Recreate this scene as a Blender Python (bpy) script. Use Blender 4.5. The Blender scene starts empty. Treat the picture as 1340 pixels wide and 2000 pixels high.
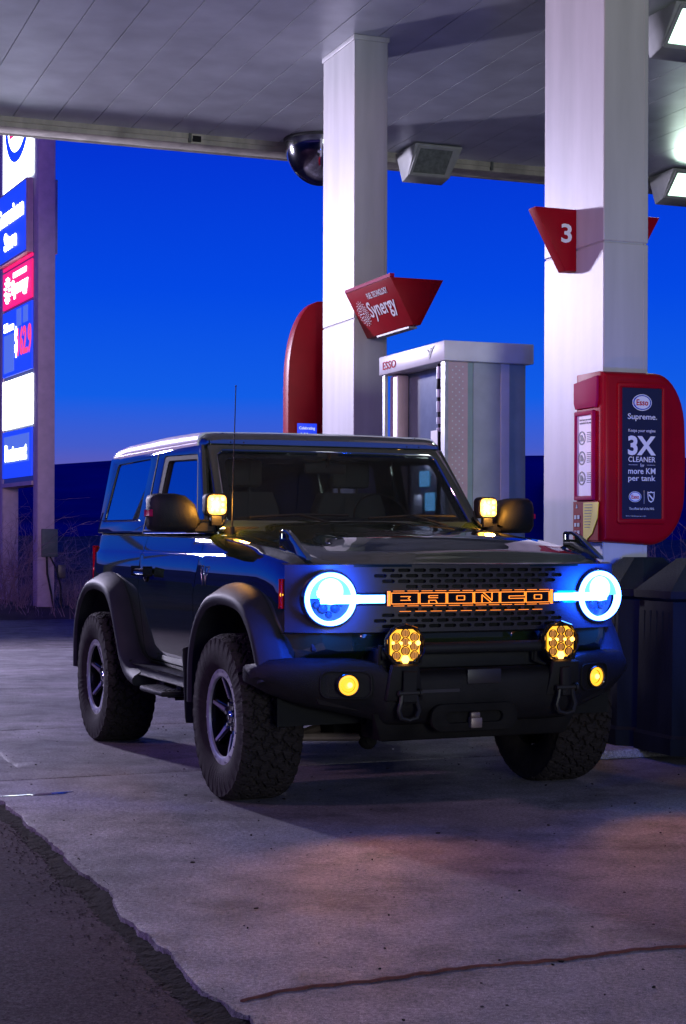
import bpy, bmesh, math, random
import numpy as np
from mathutils import Matrix, Vector
random.seed(7); rng = np.random.default_rng(7)
S = bpy.context.scene
R = math.radians

# ------------------------------------------------------------------ camera
cam_d = bpy.data.cameras.new('camera'); cam = bpy.data.objects.new('camera', cam_d); S.collection.objects.link(cam)
cam_d.sensor_fit = 'VERTICAL'; cam_d.sensor_height = 36; cam_d.lens = 3180/2000*36
cam_d.shift_y = 49.3/2000; cam_d.clip_end = 3000; cam_d.clip_start = .05
cam.matrix_world = Matrix.Translation((0, 0, 1.3247)) @ Matrix.Rotation(R(90), 4, 'X') @ Matrix.Rotation(.003, 4, 'Z')
S.camera = cam
S.view_settings.view_transform = 'Standard'; S.view_settings.look = 'None'
S.view_settings.exposure = 0; S.view_settings.gamma = 1
S.cycles.max_bounces = 8; S.cycles.sample_clamp_indirect = 6; S.cycles.caustics_reflective = False
S.cycles.transparent_max_bounces = 12

# ------------------------------------------------------------------ dusk sky
W = bpy.data.worlds.new('World'); S.world = W; W.use_nodes = True
nt = W.node_tree; nt.nodes.clear()
out = nt.nodes.new('ShaderNodeOutputWorld'); bg = nt.nodes.new('ShaderNodeBackground')
tc = nt.nodes.new('ShaderNodeTexCoord'); sp = nt.nodes.new('ShaderNodeSeparateXYZ'); rp = nt.nodes.new('ShaderNodeValToRGB')
nt.links.new(tc.outputs['Generated'], sp.inputs[0]); nt.links.new(sp.outputs['Z'], rp.inputs[0])
nt.links.new(rp.outputs[0], bg.inputs[0]); nt.links.new(bg.outputs[0], out.inputs[0]); bg.inputs[1].default_value = 1.0
SKY = [(0.0, (.12, .09, .33)), (.036, (.135, .11, .42)), (.055, (.055, .115, .62)), (.085, (.006, .120, .82)), (.15, (.001, .070, .80)),
       (.24, (.001, .033, .66)), (.45, (.001, .016, .40)), (1.0, (.001, .008, .22))]
el = rp.color_ramp.elements
while len(el) < len(SKY): el.new(.5)
for e, (p, c) in zip(el, SKY): e.position = p; e.color = (c[0], c[1]*.92, c[2]*.97, 1)

# ------------------------------------------------------------------ frames
PH = R(21.05)
D1 = Vector((-math.sin(PH), math.cos(PH), 0)); D2 = Vector((math.cos(PH), math.sin(PH), 0)); UP = Vector((0, 0, 1))
def site(u, t, z=0): return D2*u + D1*t + UP*z          # forecourt axes: u across the lanes, t along them
def frame(o, x, y):
    x = Vector(x).normalized(); y = Vector(y).normalized(); z = x.cross(y).normalized(); y = z.cross(x)
    m = Matrix((x, y, z)).transposed().to_4x4(); m.translation = o; return m
SITE = Matrix((D2, D1, UP)).transposed().to_4x4()      # local (u,t,z) -> world

# ------------------------------------------------------------------ materials
def newmat(name):
    m = bpy.data.materials.new(name); m.use_nodes = True
    return m, m.node_tree, m.node_tree.nodes['Principled BSDF']
def mat(name, col, rough=.5, metal=0, noise=.15, nscale=8, bump=0, bscale=60, coat=0, ior=None, emis=None, es=0, spec=None, stretch=None):
    m, t, p = newmat(name)
    p.inputs['Roughness'].default_value = rough; p.inputs['Metallic'].default_value = metal
    if coat: p.inputs['Coat Weight'].default_value = coat; p.inputs['Coat Roughness'].default_value = .03
    if ior: p.inputs['IOR'].default_value = ior
    if spec is not None: p.inputs['Specular IOR Level'].default_value = spec
    c = t.nodes.new('ShaderNodeTexCoord'); n = t.nodes.new('ShaderNodeTexNoise'); n.inputs['Scale'].default_value = nscale; n.inputs['Detail'].default_value = 5
    mp = t.nodes.new('ShaderNodeMapping'); t.links.new(c.outputs['Object'], mp.inputs[0]); t.links.new(mp.outputs[0], n.inputs['Vector'])
    if stretch: mp.inputs['Scale'].default_value = stretch
    mr = t.nodes.new('ShaderNodeMapRange'); mr.inputs['From Min'].default_value = .3; mr.inputs['From Max'].default_value = .7
    mr.inputs['To Min'].default_value = 1-noise; mr.inputs['To Max'].default_value = 1+noise*.6
    vm = t.nodes.new('ShaderNodeVectorMath'); vm.operation = 'SCALE'; vm.inputs[0].default_value = col[:3]
    t.links.new(n.outputs['Fac'], mr.inputs['Value']); t.links.new(mr.outputs[0], vm.inputs['Scale']); t.links.new(vm.outputs[0], p.inputs['Base Color'])
    if bump:
        n2 = t.nodes.new('ShaderNodeTexNoise'); n2.inputs['Scale'].default_value = bscale; n2.inputs['Detail'].default_value = 4
        t.links.new(c.outputs['Object'], n2.inputs['Vector'])
        b = t.nodes.new('ShaderNodeBump'); b.inputs['Strength'].default_value = bump; b.inputs['Distance'].default_value = .01
        t.links.new(n2.outputs['Fac'], b.inputs['Height']); t.links.new(b.outputs[0], p.inputs['Normal'])
    if emis: p.inputs['Emission Color'].default_value = (*emis, 1); p.inputs['Emission Strength'].default_value = es
    return m
def emit(name, col, s): return mat(name, (.1, .1, .1), .4, noise=0, emis=col, es=s)

M = {}
M['paint'] = mat('metallic_green_paint', (.012, .022, .009), .5, .0, noise=.05, coat=1, ior=1.0)
M['paint'].node_tree.nodes['Principled BSDF'].inputs['Specular IOR Level'].default_value = .05
M['paint'].node_tree.nodes['Principled BSDF'].inputs['Coat IOR'].default_value = 3.3
M['black'] = mat('black_plastic', (.010, .010, .012), .55, spec=.2, noise=.3, bump=.25, bscale=220)
M['bumper'] = mat('textured_black_steel', (.009, .008, .009), .5, spec=.14, noise=.25, bump=.35, bscale=260)
M['dark'] = mat('dark_void', (.004, .004, .005), .8, noise=0)
M['under'] = mat('underbody', (.009, .008, .008), .8, noise=.4, spec=.1)
M['rubber'] = mat('tyre_rubber', (.020, .016, .017), .8, spec=.08, noise=.3, nscale=25, bump=.3, bscale=150)
M['gloss'] = mat('gloss_black', (.008, .008, .009), .12, noise=0, coat=.6)
M['ring'] = mat('machined_ring', (.40, .40, .43), .38, .6, noise=.2, nscale=30)
M['chrome'] = mat('chrome', (.7, .7, .72), .12, 1, noise=.05)
M['flare'] = mat('flare_plastic', (.018, .018, .022), .55, spec=.10, noise=.2, bump=.15, bscale=200)
M['roofw'] = mat('light_hardtop', (.82, .81, .82), .38, noise=.06, coat=.3)
M['grille'] = mat('grey_grille_paint', (.024, .020, .024), .42, .1, noise=.2, spec=.35)
M['seat'] = mat('seat_fabric', (.02, .02, .022), .8)
M['skid'] = mat('dusty_steel', (.16, .12, .11), .45, .5, noise=.4)
M['white'] = mat('white_cladding', (.47, .46, .47), .45, noise=.16, nscale=5, bump=.05, bscale=25, stretch=(1, 1, .15))
M['ceil'] = mat('canopy_panel', (.70, .73, .76), .40, .15, noise=.16, nscale=2.2, bump=.06, bscale=8)
M['cream'] = mat('stained_fascia', (.45, .42, .36), .6, noise=.35, nscale=6, stretch=(1, 1, .3))
M['red'] = mat('red_panel', (.30, .001, .009), .40, noise=.08, spec=.12)
M['redtrim'] = mat('magenta_trim', (.34, .006, .07), .6, noise=.05, spec=.06)
M['pumpw'] = mat('pump_white', (.68, .68, .68), .35, noise=.06)
M['pumpg'] = mat('pump_grey', (.42, .43, .44), .42, .3, noise=.1)
M['pump_pinklit'] = mat('pump_pinklit_panel', (.58, .40, .41), .4, noise=.1)  # pink light falling on the pump, painted into the panel colour
M['pump_greenlit'] = mat('pump_greenlit_panel', (.30, .39, .37), .4, .2, noise=.1)  # greenish light on the pump facets, painted into their colour
M['bay'] = mat('pump_bay', (.16, .20, .24), .18, noise=.15, coat=.5)
M['steel'] = mat('brushed_steel', (.42, .43, .44), .35, .6, noise=.12, nscale=20)
M['navy'] = mat('navy_poster', (.004, .006, .034), .4, noise=.1)
M['paper'] = mat('white_print', (.75, .75, .76), .5, noise=.03)
M['ink'] = mat('dark_ink', (.03, .03, .05), .5, noise=0)
M['blueink'] = mat('blue_ink', (.01, .05, .35), .5, noise=0)
M['redink'] = mat('red_ink', (.50, .004, .02), .6, noise=0, spec=.1)
M['yellow'] = mat('yellow_sticker', (.70, .52, .004), .5, noise=.05)
M['bin'] = mat('dark_green_bin', (.007, .009, .009), .6, spec=.08, noise=.4, nscale=14, bump=.12, bscale=50, stretch=(1, 1, .15))
M['binlid'] = mat('bin_lid', (.012, .020, .018), .6, spec=.08, noise=.2, bump=.3, bscale=60)
M['post'] = mat('painted_post', (.62, .42, .52), .55, noise=.12, bump=.1)
M['box'] = mat('grey_meter_box', (.12, .13, .12), .55, noise=.2)
M['housing'] = mat('fixture_housing', (.36, .37, .36), .5, noise=.12)
M['lens_off'] = mat('unlit_lens', (.16, .18, .16), .2, noise=.3, nscale=20, coat=.3)
M['dome'] = mat('mirror_dome', (.42, .42, .46), .10, 1, noise=.4, nscale=6)
M['iron'] = mat('black_iron', (.02, .018, .018), .5, .5, noise=.3)
M['e_ring'] = emit('led_ring', (.05, .18, 1.0), 30)
M['e_main'] = emit('led_main_beam', (.13, .40, 1.0), 1.7)
M['e_amber'] = emit('amber_led', (1, .42, .006), 1.9)
M['e_amberhot'] = emit('amber_led_core', (1, .42, .07), 7)
M['e_amberdim'] = emit('amber_glow', (1, .36, .01), .6)
M['e_line'] = emit('amber_outline', (1, .24, .008), 2.0)
M['e_red'] = emit('red_marker', (1, .04, .03), .9)
M['e_canopy'] = emit('canopy_lamp_lens', (.62, 1, .78), 2.6)
M['e_white'] = emit('sign_white', (.80, .88, 1), 7)
M['e_text'] = emit('screen_text', (.75, .85, 1), .9)
M['e_blue'] = emit('sign_blue', (.006, .05, .95), 1.0)
M['e_blue2'] = emit('sign_pale_blue', (.10, .20, .95), .75)
M['e_pink'] = emit('sign_red', (1, .006, .16), 1.0)
M['e_digit'] = emit('price_digit', (1, .05, .14), 1.3)
M['e_off'] = emit('sign_dark_blue', (.01, .02, .25), .35)
M['e_screen'] = emit('pump_screen', (.15, .50, 1), 3.5)

def ground_mat(name, col, kind):
    m, t, p = newmat(name); N = t.nodes.new; Lk = t.links.new
    tcn = N('ShaderNodeTexCoord')
    def noise(s, d=6, r=.6):
        n = N('ShaderNodeTexNoise'); n.inputs['Scale'].default_value = s; n.inputs['Detail'].default_value = d; n.inputs['Roughness'].default_value = r
        Lk(tcn.outputs['Object'], n.inputs['Vector']); return n
    def rng_(src, a, b, c, d):
        r = N('ShaderNodeMapRange'); r.inputs['From Min'].default_value = a; r.inputs['From Max'].default_value = b
        r.inputs['To Min'].default_value = c; r.inputs['To Max'].default_value = d; Lk(src, r.inputs['Value']); return r.outputs[0]
    def mul(a, b):
        q = N('ShaderNodeMath'); q.operation = 'MULTIPLY'; Lk(a, q.inputs[0]); Lk(b, q.inputs[1]); return q.outputs[0]
    big = noise(.7); mid = noise(5.); fine = noise(60., 3); grit = noise(220., 2)
    f = mul(rng_(big.outputs['Fac'], .3, .7, .75, 1.15), rng_(mid.outputs['Fac'], .3, .7, .80, 1.15))
    f = mul(f, rng_(fine.outputs['Fac'], .3, .7, .52, 1.42)); f = mul(f, rng_(grit.outputs['Fac'], .3, .7, .40, 1.60))
    if kind == 'concrete':       # small dark pits and oil drips
        v = N('ShaderNodeTexVoronoi'); v.inputs['Scale'].default_value = 7.5; v.inputs['Randomness'].default_value = 1; Lk(tcn.outputs['Object'], v.inputs['Vector'])
        f = mul(f, rng_(v.outputs['Distance'], .035, .075, .25, 1.0))
        st = noise(1.6, 8, .7); f = mul(f, rng_(st.outputs['Fac'], .50, .66, 1.0, .42)); st2 = noise(.35, 4, .6); f = mul(f, rng_(st2.outputs['Fac'], .35, .65, .72, 1.12))
    vm = N('ShaderNodeVectorMath'); vm.operation = 'SCALE'; vm.inputs[0].default_value = col; Lk(f, vm.inputs['Scale']); Lk(vm.outputs[0], p.inputs['Base Color'])
    b = N('ShaderNodeBump'); b2 = N('ShaderNodeBump')
    if kind == 'concrete':
        Lk(rng_(mid.outputs['Fac'], .3, .75, .75, .5), p.inputs['Roughness'])
        b.inputs['Strength'].default_value = .8; b.inputs['Distance'].default_value = .005; Lk(grit.outputs['Fac'], b.inputs['Height'])
        b2.inputs['Strength'].default_value = .7; b2.inputs['Distance'].default_value = .012
        Lk(noise(28., 5, .65).outputs['Fac'], b2.inputs['Height'])
    else:
        v = N('ShaderNodeTexVoronoi'); v.inputs['Scale'].default_value = 85; Lk(tcn.outputs['Object'], v.inputs['Vector'])
        sx_ = N('ShaderNodeSeparateColor'); Lk(v.outputs['Color'], sx_.inputs[0])
        chip_glints = N('ShaderNodeValToRGB'); Lk(sx_.outputs[0], chip_glints.inputs[0]); e_ = chip_glints.color_ramp.elements; e_[0].color = (.45, .45, .45, 1); e_[0].position = .1
        e_[1].color = (22, 22, 22, 1); e_[1].position = 1.0; a_ = e_.new(.72); a_.color = (1.0, 1.0, 1.0, 1); a_ = e_.new(.88); a_.color = (2.0, 2.0, 2.0, 1); a_ = e_.new(.94); a_.color = (8, 8, 8, 1)  # stone chip tones; the brightest stops are painted glints
        f = mul(f, chip_glints.outputs[0]); Lk(rng_(sx_.outputs[1], 0, 1, .85, .50), p.inputs['Roughness'])
        b.inputs['Strength'].default_value = .8; b.inputs['Distance'].default_value = .005; Lk(sx_.outputs[2], b.inputs['Height'])
        b2.inputs['Strength'].default_value = .35; b2.inputs['Distance'].default_value = .02; Lk(mid.outputs['Fac'], b2.inputs['Height'])
    p.inputs['Specular IOR Level'].default_value = .22 if kind == 'concrete' else .02
    Lk(b.outputs[0], b2.inputs['Normal']); Lk(b2.outputs[0], p.inputs['Normal'])
    return m
M['concrete'] = ground_mat('worn_concrete', (.205, .188, .20), 'concrete')
M['asphalt'] = ground_mat('coarse_asphalt', (.060, .045, .052), 'asphalt')
M['dirt'] = mat('gutter_dirt', (.014, .010, .009), .95, noise=.6, nscale=30, bump=.9, bscale=70, spec=.1)
M['road'] = ground_mat('smooth_asphalt', (.12, .10, .11), 'concrete')
M['earth'] = mat('dry_grass_ground', (.060, .040, .035), .95, noise=.6, nscale=1.5, bump=.8, bscale=6)
M['hill'] = mat('far_hill', (.030, .035, .25), 1, noise=.35, nscale=.02, spec=0)  # blue of the distant haze painted into the base colour
M['sealant'] = mat('rust_brown_sealant', (.085, .018, .014), .8, noise=.4, nscale=40, bump=.6, bscale=120)
M['twig'] = mat('dry_twigs', (.42, .24, .26), .9, noise=.4)
M['water'] = mat('puddle', (.02, .02, .02), .06, noise=0, bump=.15, bscale=15)

def glass(name, tint, f0, rough=.0):
    """thin glazing: clear or tinted, mirror share rising towards grazing view"""
    m, t, p = newmat(name); N = t.nodes.new; Lk = t.links.new
    tr = N('ShaderNodeBsdfTransparent'); tr.inputs[0].default_value = (*tint, 1)
    gl = N('ShaderNodeBsdfGlossy'); gl.inputs['Roughness'].default_value = rough; mx = N('ShaderNodeMixShader')
    ge = N('ShaderNodeNewGeometry'); dt = N('ShaderNodeVectorMath'); dt.operation = 'DOT_PRODUCT'; Lk(ge.outputs['Normal'], dt.inputs[0]); Lk(ge.outputs['Incoming'], dt.inputs[1])
    def mth(op, a, b=None):
        q = N('ShaderNodeMath'); q.operation = op
        for i_, v in enumerate((a, b)):
            if v is None: continue
            if isinstance(v, (int, float)): q.inputs[i_].default_value = v
            else: Lk(v, q.inputs[i_])
        return q.outputs[0]
    c = mth('ABSOLUTE', dt.outputs['Value']); pw = mth('POWER', mth('SUBTRACT', 1.0, c), 5.0); fr = mth('ADD', mth('MULTIPLY', pw, 1-f0), f0)
    Lk(fr, mx.inputs[0]); Lk(tr.outputs[0], mx.inputs[1]); Lk(gl.outputs[0], mx.inputs[2])
    Lk(mx.outputs[0], t.nodes['Material Output'].inputs[0]); return m
M['screen_glass'] = glass('windshield_glass', (.80, .84, .84), .045)
M['side_glass'] = glass('coated_side_glass', (.60, .64, .68), .50)
M['lens'] = glass('clear_lens', (.92, .96, 1), .03)

# ------------------------------------------------------------------ mesh helpers
class MB:
    """collects shapes into one mesh"""
    def __init__(s): s.bm = bmesh.new(); s.mats = []
    def mi(s, m):
        if m is None: return 0
        if isinstance(m, str): m = M[m]
        if m not in s.mats: s.mats.append(m)
        return s.mats.index(m)
    def add(s, src, mx=None, m=None, free=True):
        k = s.mi(m); vm = {}
        for v in src.verts: vm[v] = s.bm.verts.new((mx @ v.co) if mx else v.co)
        for f in src.faces:
            try: g = s.bm.faces.new([vm[v] for v in f.verts]); g.material_index = k; g.smooth = f.smooth
            except ValueError: pass
        if free: src.free()
        return s
    def addmesh(s, me, mx=None, m=None):
        b = bmesh.new(); b.from_mesh(me); bpy.data.meshes.remove(me); return s.add(b, mx, m)
    def box(s, a, b, m=None, bev=0, mx=None, seg=2):
        b_ = bmesh.new(); bmesh.ops.create_cube(b_, size=1)
        for v in b_.verts: v.co = Vector([(a[i]+b[i])/2 + v.co[i]*(b[i]-a[i]) for i in range(3)])
        if bev: bmesh.ops.bevel(b_, geom=b_.edges[:], offset=bev, segments=seg, affect='EDGES', profile=.5)
        return s.add(b_, mx, m)
    def hexa(s, pts, m=None, bev=0, mx=None, seg=2):
        """8 corners: bottom ring 4, top ring 4"""
        b_ = bmesh.new(); v = [b_.verts.new(p) for p in pts]
        for q in ((3, 2, 1, 0), (4, 5, 6, 7), (0, 1, 5, 4), (1, 2, 6, 5), (2, 3, 7, 6), (3, 0, 4, 7)): b_.faces.new([v[i] for i in q])
        bmesh.ops.recalc_face_normals(b_, faces=b_.faces[:])
        if bev: bmesh.ops.bevel(b_, geom=b_.edges[:], offset=bev, segments=seg, affect='EDGES', profile=.5)
        return s.add(b_, mx, m)
    def cyl(s, p, q, r, m=None, n=24, r2=None, cap=True, bev=0):
        p = Vector(p); q = Vector(q); d = q-p; b_ = bmesh.new()
        bmesh.ops.create_cone(b_, cap_ends=cap, segments=n, radius1=r, radius2=r if r2 is None else r2, depth=d.length)
        if bev: bmesh.ops.bevel(b_, geom=[e for e in b_.edges if len(e.link_faces) == 2 and max(len(f.verts) for f in e.link_faces) > 4], offset=bev, segments=2, affect='EDGES')
        for f in b_.faces: f.smooth = len(f.verts) == 4
        mx = Matrix.Translation((p+q)/2) @ d.to_track_quat('Z', 'Y').to_matrix().to_4x4()
        return s.add(b_, mx, m)
    def sphere(s, c, r, m=None, n=16, sc=(1, 1, 1), half=None):
        b_ = bmesh.new(); bmesh.ops.create_uvsphere(b_, u_segments=n*2, v_segments=n, radius=r)
        if half: bmesh.ops.delete(b_, geom=[v for v in b_.verts if half(v.co)], context='VERTS')
        for f in b_.faces: f.smooth = True
        return s.add(b_, Matrix.Translation(c) @ Matrix.Diagonal((*sc, 1)), m)
    def lathe(s, prof, m=None, n=48, mx=None, a0=0, a1=2*math.pi, closed=True):
        """profile (r, h) round the local Y axis"""
        b_ = bmesh.new(); rings = []
        cnt = n if closed else n+1
        for i in range(cnt):
            a = a0+(a1-a0)*i/n; rings.append([b_.verts.new((r*math.cos(a), h, r*math.sin(a))) for r, h in prof])
        for i in range(n):
            A, B = rings[i], rings[(i+1) % cnt]
            for j in range(len(prof)-1): b_.faces.new((A[j], A[j+1], B[j+1], B[j])).smooth = True
        bmesh.ops.remove_doubles(b_, verts=b_.verts[:], dist=1e-5)
        bmesh.ops.recalc_face_normals(b_, faces=b_.faces[:])
        return s.add(b_, mx, m)
    def tube(s, pts, r, m=None, n=8):
        pts = [Vector(p) for p in pts]; b_ = bmesh.new(); rings = []
        rr = r if isinstance(r, (list, tuple)) else [r]*len(pts)
        prev = None
        for i, p in enumerate(pts):
            d = (pts[min(i+1, len(pts)-1)]-pts[max(i-1, 0)]).normalized()
            x = (prev - d*prev.dot(d)) if prev is not None else d.orthogonal()
            x.normalize(); prev = x; y = d.cross(x)
            rings.append([b_.verts.new(p+(x*math.cos(2*math.pi*k/n)+y*math.sin(2*math.pi*k/n))*rr[i]) for k in range(n)])
        for A, B in zip(rings, rings[1:]):
            for k in range(n): b_.faces.new((A[k], A[(k+1) % n], B[(k+1) % n], B[k])).smooth = True
        b_.faces.new(rings[0][::-1]); b_.faces.new(rings[-1])
        return s.add(b_, None, m)
    def loft(s, secs, m=None, cap=True, smooth=True, closed=True, mx=None):
        b_ = bmesh.new(); R_ = [[b_.verts.new(p) for p in sec] for sec in secs]; n = len(secs[0])
        for A, B in zip(R_, R_[1:]):
            for k in range(n if closed else n-1):
                f = b_.faces.new((A[k], A[(k+1) % n], B[(k+1) % n], B[k])); f.smooth = smooth
        if cap and closed: b_.faces.new(R_[0][::-1]); b_.faces.new(R_[-1])
        bmesh.ops.recalc_face_normals(b_, faces=b_.faces[:])
        return s.add(b_, mx, m)
    def plate(s, outer, holes=(), th=.01, bev=0, m=None, mx=None, seg=2):
        """flat plate in local XY with holes, centred on z=0"""
        cu = bpy.data.curves.new('tmp', 'CURVE'); cu.dimensions = '2D'; cu.fill_mode = 'BOTH'
        cu.extrude = max(th/2-bev, 0); cu.bevel_depth = bev; cu.bevel_resolution = seg-1 if bev else 0
        if bev: cu.offset = -bev
        for poly in [outer, *holes]:
            sp_ = cu.splines.new('POLY'); sp_.points.add(len(poly)-1); sp_.use_cyclic_u = True
            for q, pt in zip(sp_.points, poly): q.co = (pt[0], pt[1], 0, 1)
        o = bpy.data.objects.new('tmp', cu); S.collection.objects.link(o)
        dg = bpy.context.evaluated_depsgraph_get(); me = bpy.data.meshes.new_from_object(o.evaluated_get(dg))
        bpy.data.objects.remove(o); bpy.data.curves.remove(cu)
        return s.addmesh(me, mx, m)
    def build(s, name, parent=None, m=None, mx=None, sharp=35, label=None):
        me = bpy.data.meshes.new(name)
        bmesh.ops.remove_doubles(s.bm, verts=s.bm.verts[:], dist=1e-6)
        s.bm.to_mesh(me); s.bm.free()
        if m: me.materials.append(M[m] if isinstance(m, str) else m)
        else:
            for q in s.mats: me.materials.append(q)
        if sharp:
            for f in me.polygons: f.use_smooth = True
            me.set_sharp_from_angle(angle=R(sharp))
        o = bpy.data.objects.new(name, me); S.collection.objects.link(o)
        if mx: o.matrix_world = mx
        if parent: o.parent = parent
        if label: o['label'] = label
        return o
def rrect(w, h, r, cx=0, cy=0, n=5):
    P = []
    for k, (sx, sy) in enumerate(((1, 1), (-1, 1), (-1, -1), (1, -1))):
        for i in range(n+1):
            a = math.pi/2*(k+i/n); P.append((cx+sx*(w/2-r)+r*math.cos(a), cy+sy*(h/2-r)+r*math.sin(a)))
    return P
def circ(r, n=32, cx=0, cy=0, sy=1): return [(cx+r*math.cos(2*math.pi*i/n), cy+sy*r*math.sin(2*math.pi*i/n)) for i in range(n)]
def thing(name, label, cat, mx=None, group=None):
    o = bpy.data.objects.new(name, None); S.collection.objects.link(o); o.empty_display_size = .2
    if mx: o.matrix_world = mx
    return tag(o, label, cat, group)
def tag(o, label, cat, group=None):
    o['label'] = label; o['category'] = cat
    if group: o['group'] = group
    return o
def struct(o): o['kind'] = 'structure'; return o
def text(s, w, h, mx, m, parent=None, name='lettering', th=.002, bold=0, shear=0):
    """text fitted to a w x h box centred on the frame mx (x right, y up, z out)"""
    cu = bpy.data.curves.new('t', 'FONT'); cu.body = s; cu.extrude = .02; cu.offset = bold; cu.shear = shear; cu.resolution_u = 3
    o = bpy.data.objects.new('t', cu); S.collection.objects.link(o)
    dg = bpy.context.evaluated_depsgraph_get(); me = bpy.data.meshes.new_from_object(o.evaluated_get(dg))
    bpy.data.objects.remove(o); bpy.data.curves.remove(cu)
    co = np.array([v.co for v in me.vertices]); lo, hi = co.min(0), co.max(0)
    for v in me.vertices:
        v.co = ((v.co.x-(lo[0]+hi[0])/2)*w/(hi[0]-lo[0]), (v.co.y-(lo[1]+hi[1])/2)*h/(hi[1]-lo[1]), v.co.z/.02*th/2)
    b = MB(); b.addmesh(me, mx, m); return b.build(name, parent, sharp=0)
def boolean(o, cutter, op):
    md = o.modifiers.new('b', 'BOOLEAN'); md.operation = op; md.object = cutter; md.solver = 'EXACT'
    dg = bpy.context.evaluated_depsgraph_get(); me = bpy.data.meshes.new_from_object(o.evaluated_get(dg))
    o.modifiers.clear(); old = o.data; o.data = me; return o
def kill(o): bpy.data.objects.remove(o)

# ================================================================== THE SETTING
HC = 5.96
def edge_u(t):   # ragged slab edge
    return 1.35+.012*math.sin(t*2.1)+.006*math.sin(t*7.3+1)
# wide ground sheet
b = MB(); b.box((-900, -60, -.3), (900, 900, -.16)); struct(b.build('ground', m='earth', sharp=0))
# asphalt
g = MB(); bmg = bmesh.new()
vs = [bmg.verts.new(site(*p)) for p in ((-30, -12, -.034), (60, -12, -.034), (60, 26.3, -.034), (-30, 26.3, -.034))]; bmg.faces.new(vs); g.add(bmg)
struct(g.build('asphalt_road', m='asphalt', sharp=0))
g = MB(); bmg = bmesh.new()
vs = [bmg.verts.new(site(*p)) for p in ((1.0, 19.2, -.02), (40, 19.2, -.02), (40, 26.3, -.02), (1.0, 26.3, -.02))]; bmg.faces.new(vs); g.add(bmg)
struct(g.build('back_road', m='road', sharp=0))
# concrete slab: fine strip along the broken edge, coarse beyond
JT = [4.53, 8.90, 11.2]
_rt = rng.normal(0, 1, (4, 4000))
def rough1(t, u):
    r_ = 0
    for k_, (f_, a_) in enumerate(((3, 1.0), (9, .6), (29, .25), (80, .15))):
        q = (t+5)*f_+u*f_*.6; i_ = int(q); w_ = q-i_; w_ = w_*w_*(3-2*w_); r_ += a_*((1-w_)*_rt[k_, i_ % 4000]+w_*_rt[k_, (i_+1) % 4000])
    return r_
def hz(u, t, e):
    d = u-e; z = 0.
    if d < .07: z -= .002*(1-min(1, max(d, 0)/.03))**2 + .004*(1-max(d, 0)/.07)*(rough1(t, u)+1.0*(rng.random()-.5))
    for j in JT[1:]:
        q = abs(t-j-.006*math.sin(u*3)); z -= .016*max(0, 1-q/.012)
    if t > 8.9: z -= .012*max(0, 1-abs(u-1.62-.01*math.sin(t*5))/.008)
    return z
def axis(lo, hi, step, extra):
    a = list(np.arange(lo, hi+1e-6, step))
    for e_ in extra: a += [e_-.02, e_-.012, e_-.004, e_, e_+.004, e_+.012, e_+.02]
    return sorted(set(round(v, 4) for v in a))
slab = MB()
ts = sorted(set(axis(2.5, 9.5, .0125, JT[1:])+axis(-3, 19.2, .05, JT[1:]))); off = [-.0, .006, .014, .025, .04, .06, .09, .13, .18, .24]+[.262, .27, .278]+[.30, .42]
bmg = bmesh.new(); grid = []
for t in ts:
    e = edge_u(t)+.008*rough1(t, 9)+.003*(rng.random()-.5)
    row = [bmg.verts.new(site(e-.01, t, -.11))]
    for o_ in off:
        u = e+o_*(1 if o_ < .1 else 1) if o_ < .2 else edge_u(5)+o_
        row.append(bmg.verts.new(site(u, t, hz(u, t, e))))
    row.append(bmg.verts.new(site(1.85, t, hz(1.85, t, 0)))); grid.append(row)
for A, B in zip(grid, grid[1:]):
    for k in range(len(A)-1): bmg.faces.new((A[k], A[k+1], B[k+1], B[k])).smooth = True
slab.add(bmg)
us = [1.85, 2.2, 3, 4, 5.5, 8, 14]; ts2 = axis(-3, 19.2, 1.11, JT[1:])
bmg = bmesh.new(); grid = [[bmg.verts.new(site(u, t, hz(u, t, 0))) for u in us] for t in ts2]
for A, B in zip(grid, grid[1:]):
    for k in range(len(A)-1): bmg.faces.new((A[k], A[k+1], B[k+1], B[k]))
slab.add(bmg); struct(slab.build('concrete_forecourt', m='concrete', sharp=28))
# sealant bead in the near joint
b = MB(); pts = [site(1.40+.03*i, 4.53+.012*math.sin(i*.31)+.006*math.sin(i*1.7)+.004*(rng.random()-.5)+(.10*math.exp(-i*.12)*-1), .001) for i in range(400)]
b.tube(pts, [.0055+.003*rng.random() for _ in pts], n=6); struct(b.build('joint_sealant', m='sealant', sharp=0))
# gutter dirt lying against the broken edge
b = MB(); bmg = bmesh.new(); grid = []
for t in np.arange(-1, 10, .03):
    e = edge_u(t); w = .060+.012*math.sin(t*3.1)+.008*math.sin(t*9)+.006*rng.random()
    grid.append([bmg.verts.new(site(e+.040-(w+.02)*k/6*1.5, t, -.031+.028*math.exp(-(k/2.4)**2)+.006*(rng.random()-.5)-.006*(k == 6)+.003*rough1(t*.7, k)*(k < 3))) for k in range(7)])
for A, B in zip(grid, grid[1:]):
    for k in range(6): bmg.faces.new((A[k], A[k+1], B[k+1], B[k]))
b.add(bmg); o = b.build('gutter_dirt', m='dirt', sharp=0); o['kind'] = 'stuff'
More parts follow.
